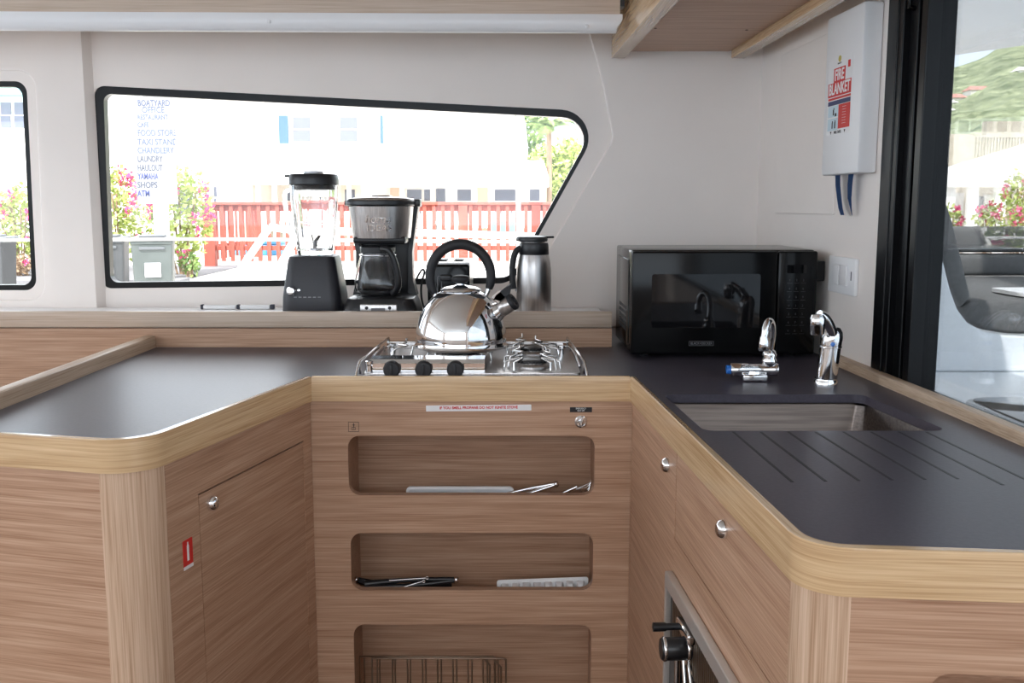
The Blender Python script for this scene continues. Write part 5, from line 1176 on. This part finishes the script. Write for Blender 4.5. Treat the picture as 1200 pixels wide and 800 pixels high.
bm = new(); a = at(1165, 372, 3.0); prism(bm, rrect(a.x, a.x + .3, 2.85, 3.05, .03), at(0, 352, CYs).z + .001, at(0, 352, CYs).z + .012, .003); obj('magazine', bm, 'white', None).name = 'folded_paper'
o = bpy.data.objects['folded_paper']; rebase(o); tag(o, 'white folded paper lying on the charcoal cockpit bench', 'paper')
# house on shore, right
RY = 19.0
rh_ = thing('shore_house', 'white house with broad pale roof and columns beyond the cockpit', 'building', (at(1170, 0, RY).x, RY + 2, -0.1))
a, b = at(1092, 0, RY + 1.5).x, at(1340, 0, RY + 1.5).x
bm = new(); box(bm, a, b, RY + 1.5, RY + 5, -0.1, at(0, 215, RY).z); obj('wall', bm, 'bcream', rh_)
ev = [at(1097, 206, RY), at(1350, 206, RY), at(1330, 160, RY + 4), at(1135, 186, RY + 3.2)]
ev = [at(1097, 200, RY), at(1380, 200, RY), at(1360, 120, RY + 4.5), at(1205, 172, RY + 4.5)]
bm = new(); u = [bm.verts.new(q) for q in ev]; l = [bm.verts.new(q + Vector((0, 0, -.12))) for q in ev]; bm.faces.new(u); bm.faces.new(l[::-1]); [bm.faces.new((u[i], u[(i + 1) % 4], l[(i + 1) % 4], l[i])) for i in range(4)]
obj('roof', bm, 'roofw', rh_)
flat(rh_, 'fascia', 'bwhite', 1097, 1380, 201, 219, RY - 0.03, 0.12)
for q in (1111, 1138, 1170, 1201, 1235): flat(rh_, 'column', 'bwhite', q - 2.6, q + 2.6, 219, 330, RY + 0.12, 0.1)
flat(rh_, 'door', 'bwhite', 1116, 1127, 226, 275, RY + 1.42); flat(rh_, 'door', 'greyplast', 1145, 1150, 230, 275, RY + 1.42); flat(rh_, 'door', 'bwhite', 1154, 1163, 228, 275, RY + 1.42)
te = thing('terrace_wall', 'pale terrace wall with balustrade on the slope above the shore house', 'wall', (at(1150, 0, 27).x, 27, -0.1))
flat(te, 'wall_panel', 'stone', 1107, 1137, 157, 240, 27.0, .3); flat(te, 'wall_panel', 'stone', 1157, 1230, 142, 160, 29.0, .3)
bm = new()
for k in range(26): x = at(1138 + 3.6 * k, 0, 27.2).x; box(bm, x - .025, x + .025, 27.2, 27.25, at(0, 185, 27.2).z, at(0, 160, 27.2).z)
box(bm, at(1137, 0, 27.2).x, at(1232, 0, 27.2).x, 27.18, 27.27, at(0, 161, 27.2).z, at(0, 159, 27.2).z); box(bm, at(1137, 0, 27.2).x, at(1232, 0, 27.2).x, 27.18, 27.27, at(0, 230, 27.2).z, at(0, 184, 27.2).z); obj('balustrade', bm, 'stone', te)
for i, (q, y, s) in enumerate(((1112, 262, 31), (1160, 258, 32), (1192, 236, 33), (1203, 262, 34))):
    c = at(q, y, (16.5, 16.2, 15.7, 14.9)[i])
    shrub('flower_bush', ['low pink flowering bush by the left column of the shore house', 'pink flowering bush between the two middle columns of the shore house', 'tall pink flowering bush before the shore house at the right edge', 'pink flowering bush lowest at the right edge of the glass'][i], c, (0.24, .2, .3 if i != 2 else .5), 320, .08, 7, s, -0.1)
# hill with a few houses
def ridge(x): return 28.2 + (x - 87) * 0.33 + 0.5 * math.sin(x * .21) + .3 * math.sin(x * .53)
def hz_(x, y):
    t = (y - 60) / 140.0
    b = ridge(x * 200 / max(y, 60)) if True else 0
    return -0.1 + (b + 0.1) * (max(0, min(1, t)) ** 0.85) * (y / 200.0) ** 0.15
bm = new(); nx, ny = 70, 60; g = []
for j in range(ny + 1):
    y = 60 + 140 * j / ny; row = []
    for i in range(nx + 1):
        x = (45 + 110 * i / nx) * y / 200.0
        z = hz_(x, y) + (0.0 if j in (0,) else random.uniform(-.25, .25) * min(1, j / 8.0)); row.append(bm.verts.new((x, y, z)))
    g.append(row)
for j in range(ny):
    for i in range(nx): bm.faces.new((g[j][i], g[j][i + 1], g[j + 1][i + 1], g[j + 1][i]))
o = obj('hill', bm, 'hill', None, smooth=False); o['kind'] = 'structure'
for px, py, w, m, lb in ((1148, 107, 26, 'pinkroof', 'long pink roofed house highest on the green hill'), (1121, 116, 16, 'pinkroof', 'pink roofed house on the hill above the two white ones'), (1112, 122, 12, 'bwhite', 'upper white house on the green hillside'), (1108, 131, 13, 'bwhite', 'lower white house on the green hillside'), (1197, 84, 10, 'bwhite', 'white house near the hill top at the right edge')):
    d_ = ray(px, py); t = 60.0
    while t < 200 and EYE + d_.z * t / d_.y > hz_(d_.x * t / d_.y, t): t += .5
    p = Vector((d_.x * t / d_.y, t, EYE + d_.z * t / d_.y)); w_ = w * t / F / 2
    hh = thing('hill_house', lb, 'house', (p.x, t, p.z - .8), 0, 'houses on the hill')
    bm = new(); box(bm, -w_, w_, -.8, 1.5, -.6, .9); obj('wall', bm, 'bwhite', hh, local=True)
    bm = new(); pts = [(-w_ - .2, -1.0), (w_ + .2, -1.0), (w_ + .2, 1.7), (-w_ - .2, 1.7)]; v = [bm.verts.new((x, y, .9)) for x, y in pts]; r0, r1 = bm.verts.new((-w_ + .3, .35, 1.5)), bm.verts.new((w_ - .3, .35, 1.5))
    bm.faces.new(v[::-1]); bm.faces.new((v[0], v[1], r1, r0)); bm.faces.new((v[2], v[3], r0, r1)); bm.faces.new((v[1], v[2], r1)); bm.faces.new((v[3], v[0], r0)); obj('roof', bm, m, hh, local=True)

# ================================================================== LIGHT
w = bpy.data.worlds.new('World'); bpy.context.scene.world = w; w.use_nodes = True
nt = w.node_tree; bg = nt.nodes['Background']
tc = nt.nodes.new('ShaderNodeTexCoord'); sp3 = nt.nodes.new('ShaderNodeSeparateXYZ'); cr = nt.nodes.new('ShaderNodeValToRGB')
nt.links.new(tc.outputs['Generated'], sp3.inputs[0]); nt.links.new(sp3.outputs['Z'], cr.inputs[0]); nt.links.new(cr.outputs[0], bg.inputs[0])
cr.color_ramp.elements[0].position = 0.0; cr.color_ramp.elements[0].color = (0.60, 0.70, 0.80, 1); k_ = cr.color_ramp.elements.new(0.24); k_.color = (1.0, 0.965, 0.93, 1)
cr.color_ramp.elements[1].position = 0.6; cr.color_ramp.elements[1].color = (0.96, 0.95, 0.97, 1)
SKY = 2.0; bg.inputs[1].default_value = SKY
def lamp(name, kind, energy, loc, rot, **k):
    l = bpy.data.lights.new(name, kind); l.energy = energy
    for a, b in k.items(): setattr(l, a, b)
    o = bpy.data.objects.new(name, l); C.objects.link(o); o.location = loc; o.rotation_euler = rot; return o
sd_ = Vector((0.35, 1.0, -1.25)).normalized()
s = lamp('sun', 'SUN', 3.7, (0, -5, 20), (0, 0, 0), angle=R(0.6), color=(1.0, 0.96, 0.90)); s.rotation_euler = sd_.to_track_quat('-Z', 'Y').to_euler()
# ================================================================== CAMERA
cd = bpy.data.cameras.new('camera'); cam = bpy.data.objects.new('camera', cd); C.objects.link(cam)
cd.sensor_width = 36; cd.lens = 36 * F / 1200.0; cd.clip_start = 0.02; cd.clip_end = 1000
cam.location = (0, 0, EYE); cam.rotation_euler = (R(90) - PITCH, 0, 0)
sc = bpy.context.scene; sc.camera = cam
sc.view_settings.view_transform = 'Standard'; sc.view_settings.look = 'None'; sc.view_settings.gamma = 1.0; sc.view_settings.use_curve_mapping = False
sc.view_settings.exposure = EXPO
sc.cycles.use_denoising = True
sc.cycles.max_bounces = 12; sc.cycles.diffuse_bounces = 6; sc.cycles.transparent_max_bounces = 24; sc.cycles.sample_clamp_indirect = 8
